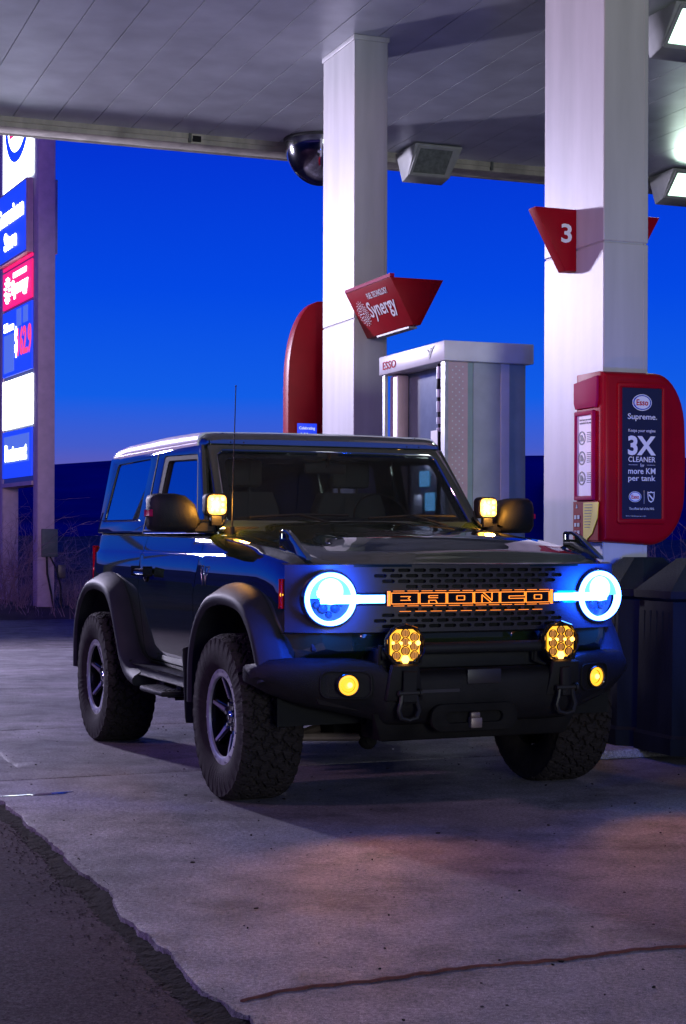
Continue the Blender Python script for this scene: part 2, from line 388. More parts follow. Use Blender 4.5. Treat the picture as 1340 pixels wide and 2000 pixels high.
# stones and grit lying about
b = MB()
for i in range(2600):
    if i < 2300: t = rng.uniform(2.5, 9); u = edge_u(t)-abs(rng.normal(0, .12))+.03; z = -.032; r = rng.uniform(.0015, .005)
    else: t = rng.uniform(4, 12); u = rng.uniform(1.5, 5); z = 0; r = rng.uniform(.002, .006)
    bb = bmesh.new(); bmesh.ops.create_icosphere(bb, subdivisions=1, radius=r)
    b.add(bb, Matrix.Translation(site(u, t, z+r*.3)) @ Matrix.Rotation(rng.uniform(0, 6), 4, 'Z') @ Matrix.Diagonal((1.3, .8, .6, 1)))
o = b.build('gravel', m='asphalt', sharp=0); o['kind'] = 'stuff'
# scraps of leaf and rubber lying on the slab
b = MB()
for i in range(60):
    t = rng.uniform(4.0, 11); u = rng.uniform(1.5, 5.2); r = rng.uniform(.002, .008); a = rng.uniform(0, 6.28); bb = bmesh.new()
    n_ = 6; P = [(math.cos(a+6.28*k/n_)*r*(1.6 if k % 3 == 0 else .7), math.sin(a+6.28*k/n_)*r*(.8+.5*rng.random())) for k in range(n_)]
    up_ = [bb.verts.new(site(u+x, t+y, .003+.003*rng.random())) for x, y in P]; lo_ = [bb.verts.new(site(u+x*.9, t+y*.9, .0)) for x, y in P]
    bb.faces.new(up_)
    for k in range(n_): bb.faces.new((lo_[k], lo_[(k+1) % n_], up_[(k+1) % n_], up_[k]))
    b.add(bb)
o = b.build('litter_scraps', m='dirt', sharp=0); o['kind'] = 'stuff'
# puddles: thin uneven sheets
def puddle(u, t, w, h, z, sd):
    r_ = np.random.default_rng(sd); P = []
    for i in range(36):
        a = 2*math.pi*i/36; k = 1+.35*math.sin(3*a+sd)+.25*math.sin(5*a+2*sd)+.12*r_.normal(); P.append((math.cos(a)*w*k, math.sin(a)*h*k))
    q = MB(); q.plate(P, th=.002, mx=Matrix.Translation(site(u, t, z)) @ SITE.to_3x3().to_4x4()); return struct(q.build('puddle_water', m='water', sharp=0))
for a in ((1.02, 8.9, .20, .5, -.031, 3), (1.55, 8.35, .15, .025, .002, 5)): puddle(*a)

# verge, bank and far hills
def terrain(name, xs, ys, fz, m):
    b = MB(); bm_ = bmesh.new(); G = [[bm_.verts.new((x, y, fz(x, y))) for x in xs] for y in ys]
    for A, B in zip(G, G[1:]):
        for k in range(len(A)-1): bm_.faces.new((A[k], A[k+1], B[k+1], B[k])).smooth = True
    b.add(bm_); return struct(b.build(name, m=m, sharp=0))
def bank(x, y):
    tt = Vector((x, y, 0)).dot(D1); k = min(1, max(0, (tt-26.2)/1.0)); k2 = min(1, max(0, (tt-27)/30))
    return -.08+.20*k+.9*k2+(.05*math.sin(x*2.1+y)+.04*math.sin(x*5.3-y*3.1)+.03*math.sin(y*7+x*9))*k+(.3*math.sin(x*.31)+.2*math.sin(x*.9+1))*k2*.6
terrain('grass_verge', np.arange(-45, 60, .7), np.r_[np.arange(18, 40, .35), np.arange(40, 110, 3)], lambda x, y: bank(x, y) if Vector((x, y, 0)).dot(D1) > 26.2 else -.14, 'earth')
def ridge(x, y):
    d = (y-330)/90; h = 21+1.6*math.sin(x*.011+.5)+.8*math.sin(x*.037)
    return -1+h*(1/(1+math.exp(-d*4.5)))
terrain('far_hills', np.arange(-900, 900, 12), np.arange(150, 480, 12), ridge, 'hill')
# a low ridge closing the view on the left and behind (seen in the reflections)
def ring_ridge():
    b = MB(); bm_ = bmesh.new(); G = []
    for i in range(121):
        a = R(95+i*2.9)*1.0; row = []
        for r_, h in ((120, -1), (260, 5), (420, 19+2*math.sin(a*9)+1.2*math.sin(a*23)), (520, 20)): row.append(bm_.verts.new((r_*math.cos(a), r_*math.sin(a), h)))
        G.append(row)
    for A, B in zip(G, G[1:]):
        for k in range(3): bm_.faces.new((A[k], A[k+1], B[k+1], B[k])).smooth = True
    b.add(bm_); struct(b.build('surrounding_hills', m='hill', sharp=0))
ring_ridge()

# ------------------------------------------------------------------ shrubs
def make_shrub(seed, h, dens):
    r_ = np.random.default_rng(seed); b = MB()
    def branch(p, d, L, r, lvl):
        pts = [p]; n = 4
        for i in range(n):
            d = (d+Vector(r_.normal(0, .17, 3))).normalized(); d.z = max(d.z, .05); p = p+d*L/n; pts.append(p)
        b.tube(pts, [r*(1-.75*i/n) for i in range(n+1)], n=3)
        if lvl < 2:
            for q in range(dens if lvl == 0 else 3):
                k = r_.integers(1, n+1); dd = (d+Vector(r_.normal(0, .55, 3))).normalized(); branch(pts[k], dd, L*r_.uniform(.4, .7), r*.55, lvl+1)
    for i in range(14):
        a = r_.uniform(0, 6.28); s_ = r_.uniform(0, .55)
        branch(Vector((math.cos(a)*s_*.35, math.sin(a)*s_*.35, -.05)), Vector((math.cos(a)*s_, math.sin(a)*s_, 1)).normalized(), h*r_.uniform(.5, 1), .007, 0)
    return b.build('dry_shrub', m='twig', sharp=0)
protos = [make_shrub(1, 1.5, 6), make_shrub(2, 1.1, 6), make_shrub(3, .8, 5)]
spots = [(-5.65, 27.9, 0, 1.15, 'tall dry bush in front of the lit price sign, at the photo edge'), (-4.75, 28.3, 1, .95, 'dry bush just right of the sign post base'),
         (-4.25, 28.9, 1, .9, 'rounded dry bush between the sign post and the vehicle'), (-5.25, 28.6, 0, .8, 'dry bush behind the sign post, below the panels'),
         (-3.75, 28.2, 2, 1, 'low bush beside the rear wheel of the vehicle'), (-6.1, 29.2, 1, 1.2, 'dry bush behind the leftmost one'),
         (-4.5, 27.5, 2, .7, 'smallest tuft near the kerb right of the sign post'), (-5.4, 27.3, 2, .8, 'low tuft left of the sign post foot'), (-3.4, 29.6, 1, 1, 'bush half hidden behind the rear of the vehicle'),
         (-4.0, 27.4, 2, .6, 'sparse tuft at the kerb near the rear tyre'),
         (6.3, 29.5, 0, 1.25, 'tall dry bush right of the red column box'), (5.7, 30.5, 1, 1.2, 'dry bush beside the column at the right edge')]
used = set()
for x, y, k, s_, lab in spots:
    o = protos[k] if k not in used else protos[k].copy()
    if k in used: S.collection.objects.link(o)
    used.add(k); o.location = (x, y, bank(x, y)-.02); o.rotation_euler.z = rng.uniform(0, 6); o.scale = (s_, s_, s_)
    tag(o, lab, 'shrub', 'dry shrubs on the verge')
b = MB()
for i in range(2600):
    x = rng.uniform(-8, -2.5) if i < 2000 else rng.uniform(3, 9); y = rng.uniform(26.6, 32); h = rng.uniform(.08, .35)
    if Vector((x, y, 0)).dot(D1) < 26.4: continue
    a = rng.uniform(0, 6.28); z = bank(x, y); bb = bmesh.new(); w = .006; l = rng.normal(0, .08, 2)
    v = [bb.verts.new((x-w*math.cos(a), y-w*math.sin(a), z)), bb.verts.new((x+w*math.cos(a), y+w*math.sin(a), z)), bb.verts.new((x+l[0], y+l[1], z+h))]; bb.faces.new(v); b.add(bb)
o = b.build('dry_grass', m='twig', sharp=0); o['kind'] = 'stuff'

# ------------------------------------------------------------------ canopy
U0, U1, T0, T1 = .2, 15, -3.0, 18.12
b = MB(); u = U0; k = 0
n_pl = int((U1-U0)/.445); first = 2.97 % .445+.445*0+.07
u = first-.445+.0
while u < U1:
    a = max(u+.005, U0); e = min(u+.445-.005, U1)
    if e > a:
        b.box((a, T0, HC), (e, T1, HC+.03))
    u += .445
b.box((U0, T0, HC+.025), (U1, T1, HC+.05), m='dark')
can = thing('canopy', 'long grey panelled canopy roof over the pumps', 'canopy', SITE)
b.mats = [M['ceil'], M['dark']]
for f in b.bm.faces: pass
o = b.build('ceiling_panel', can); o.data.materials.clear(); o.data.materials.append(M['ceil']); o.data.materials.append(M['dark'])
b = MB(); b.box((U0-.7, T1, HC-.11), (U1+.7, T1+.33, HC+.9), bev=.006); b.box((U0-.7, T1+.33, HC-.115), (U1+.7, T1+.40, HC+.95))
b.box((U0-.7, T1-.02, HC-.055), (U1+.7, T1+.0, HC+.02))
b.build('fascia_beam', can, m='cream')
b = MB(); b.box((U0-.7, T0, HC-.11), (U0, T1, HC+.9)); b.box((U0-.7, T0-.6, HC-.11), (U1+.7, T0, HC+.9)); b.build('side_fascia', can, m='cream')
for uu, w in ((5.05, .03), (8.9, .03), (2.6, .02)):
    b = MB(); b.box((uu, T1-.045, HC-.10), (uu+w, T1+.0, HC+.0)); b.build('joint_bracket', can, m='box')
b = MB(); b.box((5.10, T1-.025, HC-.085), (5.20, T1-.0, HC-.02)); b.build('drain_opening', can, m='dark')

# columns
def column(cx_, cy_, L, W_, seam, label):
    c = thing('canopy_column', label, 'column', frame(Vector((cx_, cy_, 0)), D2, D1), 'white canopy columns')
    p = MB()
    p.box((0, 0, .0), (W_, L, seam-.004), bev=.006, seg=1); p.box((0, 0, seam+.004), (W_, L, HC+.0), bev=.006, seg=1)
    p.box((.01, .01, seam-.02), (W_-.01, L-.01, seam+.02), m='dark')
    for q in (0, 1):   # folded corner strips
        p.box((W_-.035, -.0025, .3), (W_-.032, .001, HC), m='box')
    o = p.build('cladding', c); o.data.materials.clear(); [o.data.materials.append(M[k_]) for k_ in ('white', 'dark', 'box')]
    q = MB(); q.box((-.012, -.012, HC-.05), (W_+.012, L+.012, HC-.002), bev=.004); q.build('top_collar', c, m='white')
    return c
# material slots: first box -> slot 0
class _F: pass
C2 = Vector((1.6578, 10.390, 0)); C1 = Vector((.0952, 14.991, 0))
for mb_fix in (0,): pass
column(C2.x, C2.y, .80, .33, 3.222, 'white rectangular column nearest the camera, with the red number 3 flag')
column(C1.x, C1.y, .83, .33, 3.339, 'white rectangular column in the middle, with the red Synergy sign')

# island kerb under pump, columns and bins
b = MB(); lo = Vector((C2.x, C2.y, 0)); 
u0 = C2.dot(D2)-.38
b.box((u0, 8.5, 0), (u0+1.25, 16.5, .06), bev=.02); o = b.build('island_kerb', m='concrete', mx=SITE); struct(o)

# ------------------------------------------------------------------ canopy lamps
def fixture(u, t, lit, label, group='box lamps under the canopy', w=.62, power=0, visible=True):
    f = thing('canopy_lamp', label, 'lamp', frame(site(u, t, HC), D2, D1), group)
    p = MB()   # wedge housing: lens face tilts toward -t
    A = [(-w/2, -.30, -.02), (w/2, -.30, -.02), (w/2, .30, -.02), (-w/2, .30, -.02)]
    B = [(-w/2+.04, .02, -.34), (w/2-.04, .02, -.34), (w/2-.05, .22, -.38), (-w/2+.05, .22, -.38)]
    p.hexa([B[0], B[1], B[2], B[3], A[0], A[1], A[2], A[3]], bev=.015); p.build('housing', f, m='housing')
    # front face frame between A0,A1 (top) and B0,B1 (bottom)
    top = (Vector(A[0])+Vector(A[1]))/2; bot = (Vector(B[0])+Vector(B[1]))/2; yv = (top-bot); c = (top+bot)/2
    mx = frame(c, (1, 0, 0), yv)
    H_ = yv.length
    q = MB(); q.plate(rrect(w-.09, H_-.03, .02), [rrect(w-.20, H_-.12, .01, cx=-.02)], th=.02, bev=.003, mx=mx @ Matrix.Translation((0, 0, .006))); q.build('lens_frame', f, m='housing')
    q = MB(); q.plate(rrect(w-.20, H_-.12, .01, cx=-.02), th=.006, mx=mx @ Matrix.Translation((0, 0, .004))); q.build('lens', f, m='e_canopy' if lit else 'lens_off')
    if power:
        ld = bpy.data.lights.new('canopy_lamp_light', 'AREA'); ld.shape = 'RECTANGLE'; ld.size = w-.3; ld.size_y = H_-.16; ld.energy = power; ld.color = (.78, 1, .86); ld.spread = R(150)
        lo_ = bpy.data.objects.new('canopy_lamp_light', ld); S.collection.objects.link(lo_); lo_.parent = f
        lo_.matrix_local = mx @ Matrix.Translation((-.05, 0, .03))@ Matrix.Rotation(math.pi, 4, 'X')
    return f
fixture(Vector((.98, 19.5, 0)).dot(D2), 17.75, False, 'unlit box lamp under the canopy edge between the two columns')
fixture(Vector((4.2, 20.9, 0)).dot(D2), 17.75, True, 'lit greenish box lamp under the canopy edge, at the right edge of the photo', power=20)
fixture(Vector((3.03, 14.35, 0)).dot(D2), Vector((3.03, 14.35, 0)).dot(D1), True, 'lit greenish box lamp at the top right corner of the photo', power=20)

# mirror dome
dm = thing('mirror_dome', 'dark mirrored half dome hanging from the canopy edge', 'mirror dome', Matrix.Translation((-.28, 19.0, HC-.02)))
b = MB(); b.sphere((0, 0, 0), .42, n=24, sc=(1, 1, 1.22), half=lambda c: c.z > .001); b.build('dome_shell', dm, m='dome')
b = MB(); b.cyl((0, 0, -.012), (0, 0, .03), .43, n=48); b.build('rim', dm, m='box')

# ------------------------------------------------------------------ flags and signs on the columns
f3 = thing('number_flag', 'red wedge flag with white number 3 on the near column', 'sign', frame(C2+D1*.353+UP*3.48, D2, D1))
def flag(par, sgn):
    q = MB(); q.hexa([(sgn*.08, -.0, -.40), (0, -.0, -.40), (0, .10, -.40), (sgn*.08, .10, -.40), (sgn*.305, -.0, 0), (0, -.0, 0), (0, .10, 0), (sgn*.305, .10, 0)], bev=.004); return q.build('flag_panel', par, m='red')
p3 = flag(f3, -1)
q = MB(); q.box((-.302, .004, .001), (-.002, .096, .006)); q.build('top_strip', f3, m='redtrim')
text('3', .078, .125, frame(Vector((-.075, -.003, -.155)), (1, 0, 0), (0, 0, 1)), 'paper', p3, name='number', bold=.02)
f4 = thing('number_flag', 'red wedge flag on the hidden far side of the near column', 'sign', frame(C2+D1*.353+D2*.33+UP*3.48, D2, D1)); flag(f4, 1)

sy = thing('synergy_sign', 'red wedge sign lettered Synergy on the middle column', 'sign', frame(C1, D2, D1))
q = MB(); q.hexa([(.13, -1.07, 3.16), (.20, -1.07, 3.16), (.20, -.001, 3.16), (.13, -.001, 3.16), (-.085, -1.07, 3.56), (.415, -1.07, 3.56), (.415, -.001, 3.56), (-.085, -.001, 3.56)], bev=.004)
pan = q.build('wedge_panel', sy, m='red')
q = MB(); q.box((-.09, -1.072, 3.562), (-.05, -.0, 3.592)); q.build('top_strip', sy, m='redtrim')
q = MB(); q.box((.125, -.98, 3.14), (.205, -.25, 3.157)); q.build('lower_strip', sy, m='housing')
def fslant(t, k):  # point on the slanted lettered face; t along, k 0 top..1 bottom
    a = Vector((-.085, 0, 3.56)); b_ = Vector((.13, 0, 3.16)); p = a.lerp(b_, k); p.y = t; return p
yd = (fslant(0, 0)-fslant(0, 1)).normalized(); xd = Vector((0, -1, 0)); nrm = xd.cross(yd)
text('Synergy', .60, .195, frame(fslant(-.63, .52)+nrm*.004, xd, yd), 'paper', pan, bold=.012)
text('FUEL TECHNOLOGY', .46, .055, frame(fslant(-.66, .20)+nrm*.004, xd, yd), 'paper', pan, bold=.015)
q = MB(); mxm = frame(fslant(-.20, .50)+nrm*.006, xd, yd)
for ring, (rr, n_, s_) in enumerate(((.035, 8, .007), (.056, 11, .009), (.078, 14, .010), (.100, 16, .008), (.118, 16, .006))):
    for i in range(n_):
        a = 2*math.pi*(i+.5*(ring % 2))/n_; q.plate(circ(s_, 6, math.cos(a)*rr, math.sin(a)*rr), th=.002, mx=mxm)
q.plate(circ(.012, 10), th=.002, mx=mxm); q.build('burst_emblem', pan, m='paper', sharp=0)

# red fin with small screen on the middle column
fn = thing('red_fin_display', 'tall red rounded fin with blue Celebrating screen behind the middle column', 'display', frame(C1+D1*1.15+D2*.14, D2, UP))
prof = [(0.02, .9), (0.02, 3.66)]
for i in range(1, 13): a = math.pi/2*i/12; prof.append((-.03-.35*math.sin(a)**1.0, 2.75+.91*math.cos(a)**.8 if i < 12 else 2.75))
prof += [(-.38, 1.3), (-.33, 1.0), (-.22, .9)]
q = MB(); q.plate(prof, th=.16, bev=.008, mx=Matrix.Translation((0, 0, -.08))); q.build('fin_body', fn, m='red')
sc = MB(); sc.plate(rrect(.235, .80, .01), [rrect(.21, .775, .006)], th=.01, mx=Matrix.Translation((-.185, 2.06, .005))); sc.build('screen_frame', fn, m='red')
sc = MB(); sc.plate(rrect(.205, .77, .005), th=.006, mx=Matrix.Translation((-.185, 2.06, .003))); so = sc.build('screen', fn, m='e_blue')
text('Celebrating', .165, .038, frame((-.185, 2.395, .009), (1, 0, 0), (0, 1, 0)), 'e_text', so, bold=.01)
text('Miles', .13, .055, frame((-.185, 2.325, .009), (1, 0, 0), (0, 1, 0)), 'e_text', so, bold=.02)

# red column unit with poster (near column)
ru = thing('red_column_unit', 'glossy red rounded unit with navy Supreme poster on the near column', 'display unit', frame(C2, D2, UP))
# front outline in (u, z): square left, rounded right
prof = [(-.045, 1.30), (-.045, 2.385)]
prof += [(.30, 2.385)]
for i in range(11): a = math.pi/2*(1-i/10); prof.append((.35+.225*math.cos(a), 2.03+.355*math.sin(a)))
prof += [(.583, 1.80)]
for i in range(11): a = math.pi/2*i/10; prof.append((.32+.255*math.cos(a), 1.62-.34*math.sin(a)))
q = MB(); q.plate(prof, th=.375, bev=.045, seg=4, mx=Matrix.Translation((0, 0, -.1075))); q.build('shell', ru, m='red')
q = MB(); q.plate(rrect(.36, .90, .02), [rrect(.295, .835, .008)], th=.03, bev=.006, mx=Matrix.Translation((.232, 1.865, .082))); q.build('poster_frame', ru, m='red')
q = MB(); q.plate(rrect(.295, .835, .005), th=.006, mx=Matrix.Translation((.232, 1.865, .0835))); po = q.build('poster', ru, m='navy')
ZP = .0885
def pt(s_, x, z, w, h, m='paper', bold=.0, nm='lettering'): return text(s_, w, h, frame((x, z, ZP), (1, 0, 0), (0, 1, 0)), m, po, th=.001, bold=bold, name=nm)
def esso(x, z, rx):
    e = MB(); e.plate([(a*1.0, b_) for a, b_ in circ(rx, 32, sy=.74)], th=.002, mx=Matrix.Translation((x, z, ZP)), m='paper'); e.plate(circ(rx*.93, 32, sy=.72), th=.002, mx=Matrix.Translation((x, z, ZP+.0012)), m='blueink')
    e.plate(circ(rx*.80, 32, sy=.72), th=.002, mx=Matrix.Translation((x, z, ZP+.0024)), m='paper'); o = e.build('oval_emblem', po, sharp=0)
    text('Esso', rx*1.22, rx*.55, frame((x, z, ZP+.004), (1, 0, 0), (0, 1, 0)), 'redink', o, th=.001, bold=.02)
esso(.232, 2.19, .071)
pt('Supreme.', .235, 2.095, .215, .048, bold=.01)
pt('Keeps your engine', .232, 2.008, .200, .026, bold=.0)
pt('3X', .232, 1.915, .205, .125, bold=.035)
pt('CLEANER', .232, 1.827, .200, .034, bold=.01)
pt('for', .235, 1.790, .030, .022); 
e = MB(); e.box((.135, 1.7905, ZP-.001), (.20, 1.7925, ZP+.001)); e.box((.27, 1.7905, ZP-.001), (.33, 1.7925, ZP+.001)); e.box((.248, 1.545, ZP-.001), (.2495, 1.63, ZP+.001)); e.build('rule_line', po, m='paper', sharp=0)
pt('more KM', .232, 1.753, .200, .038, bold=.01)
pt('per tank', .232, 1.702, .200, .046, bold=.01)
esso(.182, 1.588, .046)
e = MB(); sh = [(-.026, .034), (-.012, .030), (0, .036), (.012, .030), (.026, .034), (.024, -.005), (.018, -.025), (0, -.036), (-.018, -.025), (-.024, -.005)]
e.plate(sh, [[(x*.8, y*.8) for x, y in sh]], th=.002, mx=Matrix.Translation((.300, 1.588, ZP))); e.plate([(-.018, .012), (-.012, .018), (.018, -.012), (.012, -.018)], th=.002, mx=Matrix.Translation((.300, 1.588, ZP))); e.build('shield_emblem', po, m='paper', sharp=0)
pt('The official fuel of the NHL', .232, 1.513, .185, .016)
pt('Certain conditions apply. See in store.', .19, 1.465, .15, .008)
# left face (faces the lane): moulded crown, info panel, controls, yellow sticker
LX = -.046
def lf(t, z): return Vector((LX, z, -t))     # t along D1 from the corner
q = MB(); Z = Matrix(((0, 0, -1, LX), (0, 1, 0, 0), (-1, 0, 0, 0), (0, 0, 0, 1)))  # local: x->-z(t), y->z up, z-> -u out
def lmx(t, z, o_=0): return Matrix.Translation((-o_, 0, 0)) @ frame(Vector((LX, z, -t)), (0, 0, 1), (0, 1, 0))
q.plate([(-.28, 2.33-1.86), (.02, 2.36-1.86), (.02, 2.20-1.86), (.0, 2.16-1.86), (-.26, 2.16-1.86), (-.28, 2.20-1.86)], th=.02, bev=.006, mx=lmx(0, 1.86, .005)); q.build('crown', ru, m='redtrim')
q = MB(); q.plate(rrect(.24, .575, .01, -.14, 0), [rrect(.20, .52, .006, -.14, 0)], th=.03, bev=.004, mx=lmx(0, 1.855, .006)); q.build('panel_frame', ru, m='redtrim')
q = MB(); q.plate(rrect(.20, .52, .004, -.14, 0), th=.006, mx=lmx(0, 1.855, .005)); ip = q.build('info_panel', ru, m='paper')
for i, z in enumerate((1.97, 1.84, 1.71)):
    e = MB(); e.plate(circ(.045, 24), [circ(.036, 24)], th=.002, mx=lmx(.175, z, .009)); e.plate([(-.02, -.02), (.02, -.02), (.02, .0), (.0, .02), (-.02, .02)], th=.002, mx=lmx(.175, z, .009)); e.build('pictogram', ip, m='ink', sharp=0)
    e = MB()
    for k in range(6): e.box((0, 0, 0), (.06+.01*(k % 2), .005, .001), mx=lmx(.11, z+.03-k*.012, .009))
    e.build('text_line', ip, m='ink', sharp=0)
text("Don't leave your nozzle\nunattended at the pump", .15, .04, lmx(.13, 2.075, .009), 'ink', ip, th=.001)
q = MB(); q.plate([(-.29, 0), (.03, 0), (.03, -.25), (-.29, -.25)], th=.01, mx=lmx(0, 1.560, .002)); q.build('instruction_plate', ru, m='red')
q = MB()
for i in range(2):
    for j in range(3): q.box((-.012, -.012, 0), (.012, .012, .003), mx=lmx(.255-.04*i, 1.46-.05*j, .009))
q.plate([(-.01, -.012), (.01, -.012), (0, .016)], th=.003, mx=lmx(.24, 1.53, .009)); q.build('pictogram', ru, m='white', sharp=0)
q = MB(); q.plate([(-.15, 0), (.045, 0), (.03, -.10), (-.04, -.20), (-.15, -.265)], th=.004, mx=lmx(0, 1.553, .010)); ys = q.build('yellow_sticker', ru, m='yellow')
e = MB()
for k in range(9): e.box((0, 0, 0), (.10-.004*k, .004, .001), mx=lmx(.13, 1.535-k*.018, .0135))
e.build('text_line', ys, m='ink', sharp=0)

# ------------------------------------------------------------------ fuel pump
P0 = Vector((.7437, 12.0, 0)); PX = frame(P0, D2, D1)
pu = thing('fuel_pump', 'tall white and grey fuel pump lettered ESSO behind the vehicle', 'fuel pump', PX)
q = MB(); q.box((0, 0, 2.632), (.741, 1.272, 2.781), bev=.008, seg=2); hd = q.build('header', pu, m='pumpw')
text('ESSO', .27, .065, frame((-.003, 1.05, 2.70), (0, -1, 0), (0, 0, 1)), 'redink', hd, bold=.012)
q = MB(); mxm = frame(Vector((-.003, .26, 2.715)), (0, -1, 0), (0, 0, 1))
q.plate([(-.10, .03), (-.03, .028), (-.01, .01), (.0, .0), (.01, .03), (.05, .035), (.09, .045), (.05, .015), (.03, -.005), (.01, -.035), (-.005, -.05), (-.015, -.02), (-.03, .012), (-.06, .022)], th=.002, mx=mxm); q.build('bird_emblem', hd, m='box', sharp=0)
q = MB()  # end panel facing the camera: broad folded facets of steel, pink and green light painted on some
for a, e_, dz, m_ in ((.045, .215, .012, 'pump_pinklit'), (.215, .265, .03, 'pump_greenlit'), (.265, .49, .018, 'pumpg'), (.49, .56, .010, 'pumpw'), (.56, .70, .02, 'pump_greenlit')):
    q.box((a, .04+dz, .10), (e_, .09, 2.63), m=m_)
q.build('end_panel', pu)
q = MB()   # perforated strip with punched dots
for i in range(86):
    for j in range(4):
        if (i+j) % 2 == 0: q.cyl((.09+.028*j, .0515, .3+i*.027), (.09+.028*j, .0505, .3+i*.027), .0065, n=6)
q.build('perforation', pu, m='pumpw', sharp=0)
q = MB(); q.box((.018, .03, .06), (.045, .10, 2.632)); q.box((.018, 1.19, .06), (.045, 1.235, 2.632)); q.build('corner_post', pu, m='steel')
q = MB(); q.box((.16, .09, .06), (.56, 1.19, 2.63)); q.build('cabinet', pu, m='bay')
q = MB(); q.box((.06, 1.02, .06), (.158, 1.19, 2.62), bev=.015); q.build('side_bay', pu, m='pump_pinklit')
q = MB(); q.box((.13, .30, .8), (.22, .95, 1.95), bev=.02); door = q.build('lower_bezel', pu, m='bay')
q = MB(); q.box((.120, .55, 1.72), (.128, .73, 1.84)); q.build('display_screen', pu, m='e_screen'); q = MB(); q.box((.120, .45, 1.53), (.128, .62, 1.67)); q.build('display_screen', pu, m='e_screen')
q = MB(); q.box((.118, .66, 1.44), (.128, .84, 1.66), bev=.01); q.build('keypad', pu, m='steel')
q = MB(); q.tube([(.075, .24, 2.63), (.07, .25, 2.45), (.08, .24, 2.1), (.07, .25, 1.7), (.05, .27, 1.2), (.08, .3, .9)], .019, n=10); ho = q.build('hose', pu, m='black')
q = MB()
for a, e_ in ((2.52, 2.61), (2.38, 2.44), (2.27, 2.35), (2.18, 2.23), (2.12, 2.15)): q.cyl((.076, .245, a), (.076, .245, e_), .027, n=14)
q.build('hose_collar', pu, m='steel')
q = MB(); q.box((.035, .20, 1.86), (.04, .32, 2.13)); tg = q.build('hose_tag', pu, m='paper')
q = MB(); q.box((.033, .20, 1.86), (.0345, .32, 1.98)); q.build('red_band', tg, m='redink')
text('STOP', .09, .03, frame((.0325, .26, 1.92), (0, -1, 0), (0, 0, 1)), 'paper', tg, th=.001)

# ------------------------------------------------------------------ waste bins (octagonal with pyramid lids)
def waste_bin(loc, rz, s_, label):
    w = thing('waste_bin', label, 'waste bin', Matrix.Translation(loc) @ Matrix.Rotation(rz, 4, 'Z') @ Matrix.Diagonal((s_, s_, s_, 1)), 'waste bins on the island')
    def oc(r, c, z): # chamfered square half-width r, chamfer c
        return [(r, -r+c, z), (r, r-c, z), (r-c, r, z), (-r+c, r, z), (-r, r-c, z), (-r, -r+c, z), (-r+c, -r, z), (r-c, -r, z)]
    q = MB(); q.loft([oc(.33, .12, 0), oc(.33, .12, .10), oc(.315, .115, .12), oc(.30, .11, .92), oc(.33, .12, .94), oc(.33, .12, .985)], smooth=False)
    for k in range(-2, 3):
        for s2 in (-1, 1): q.box((k*.075-.012, s2*.300, .2), (k*.075+.012, s2*.306, .86)); q.box((s2*.300, k*.07-.012, .2), (s2*.306, k*.07+.012, .86))
    q.build('bin_body', w, m='bin', sharp=20)
    q = MB(); q.loft([oc(.325, .12, .985), oc(.31, .115, 1.0), oc(.12, .045, 1.17), oc(.11, .04, 1.18)], smooth=False); q.build('lid', w, m='binlid', sharp=20)
    q = MB(); q.box((-.17, -.336, .60), (.17, -.316, .80), bev=.01); q.build('deposit_flap', w, m='dark')
    return w
bl = site(C2.dot(D2), 0, 0)
ang = PH
waste_bin(Vector((2.13, 9.76, .06)), ang, .97, 'dark octagonal waste bin in front, cut by the right edge of the photo')
waste_bin(Vector((1.97, 10.03, .06))+D1*.22, ang, .97, 'dark waste bin behind, half hidden by the vehicle and the front bin')

# ------------------------------------------------------------------ pylon price sign
sx = Vector((-.431, .902, 0)).normalized()
SM = frame(Vector((-5.262, 27.63, 0)), sx, UP)    # local x away along the panels, y up; the side in view is -z
ps = thing('pylon_sign', 'tall lit price sign on mauve posts at the left edge', 'sign', SM)
PW = 2.13
for x0, nm in ((-.30, 'near_post'), (PW, 'far_post')):
    q = MB(); q.box((x0, -.3, 0), (x0+.30, 10.2, .29), bev=.008); q.build('post', ps, m='post')
q = MB(); q.box((.0, 2.27, .02), (PW, 10.0, .31)); q.build('sign_cabinet', ps, m='e_off')
def panel(y0, y1, m, d=0, x0=.05, x1=PW-.05, name='sign_panel'):
    q = MB(); q.box((x0, y0, -d-.02), (x1, y1, .01)); q.box((x0, y0, .32), (x1, y1, .35+d)); return q.build(name, ps, m=m, sharp=0)
def smx(x, y, d=.0): return frame(Vector((x, y, -.023-d)), (-1, 0, 0), (0, 1, 0))
top = panel(7.5, 9.85, 'e_white')
panel(3.24, 4.10, 'e_white')
q = MB(); q.plate(circ(.86, 48, sy=.90), [circ(.70, 48, sy=.85)], th=.01, mx=smx(PW/2, 8.68)); q.build('oval_emblem', top, m='e_blue', sharp=0)
text('Esso', 1.05, .55, smx(PW/2, 8.66), 'e_pink', top, th=.01, bold=.02)
q = MB(); q.box((.03, 6.16, -.12), (PW, 7.42, .0), m='post'); q.box((.03, 6.16, .33), (PW, 7.42, .42), m='post'); st = q.build('store_cabinet', ps)
q = MB(); q.box((.06, 6.20, -.135), (PW-.03, 7.38, -.12)); q.box((.06, 6.20, .42), (PW-.03, 7.38, .43)); sp_ = q.build('store_panel', st, m='e_blue', sharp=0)
text('Convenience', 1.8, .34, smx(PW/2, 6.98, .118), 'e_white', sp_, th=.01, bold=.02); text('Store', .85, .32, smx(PW/2, 6.52, .118), 'e_white', sp_, th=.01, bold=.02)
panel(6.10, 6.15, 'e_pink', name='light_strip')
fu = panel(5.40, 6.05, 'e_pink')
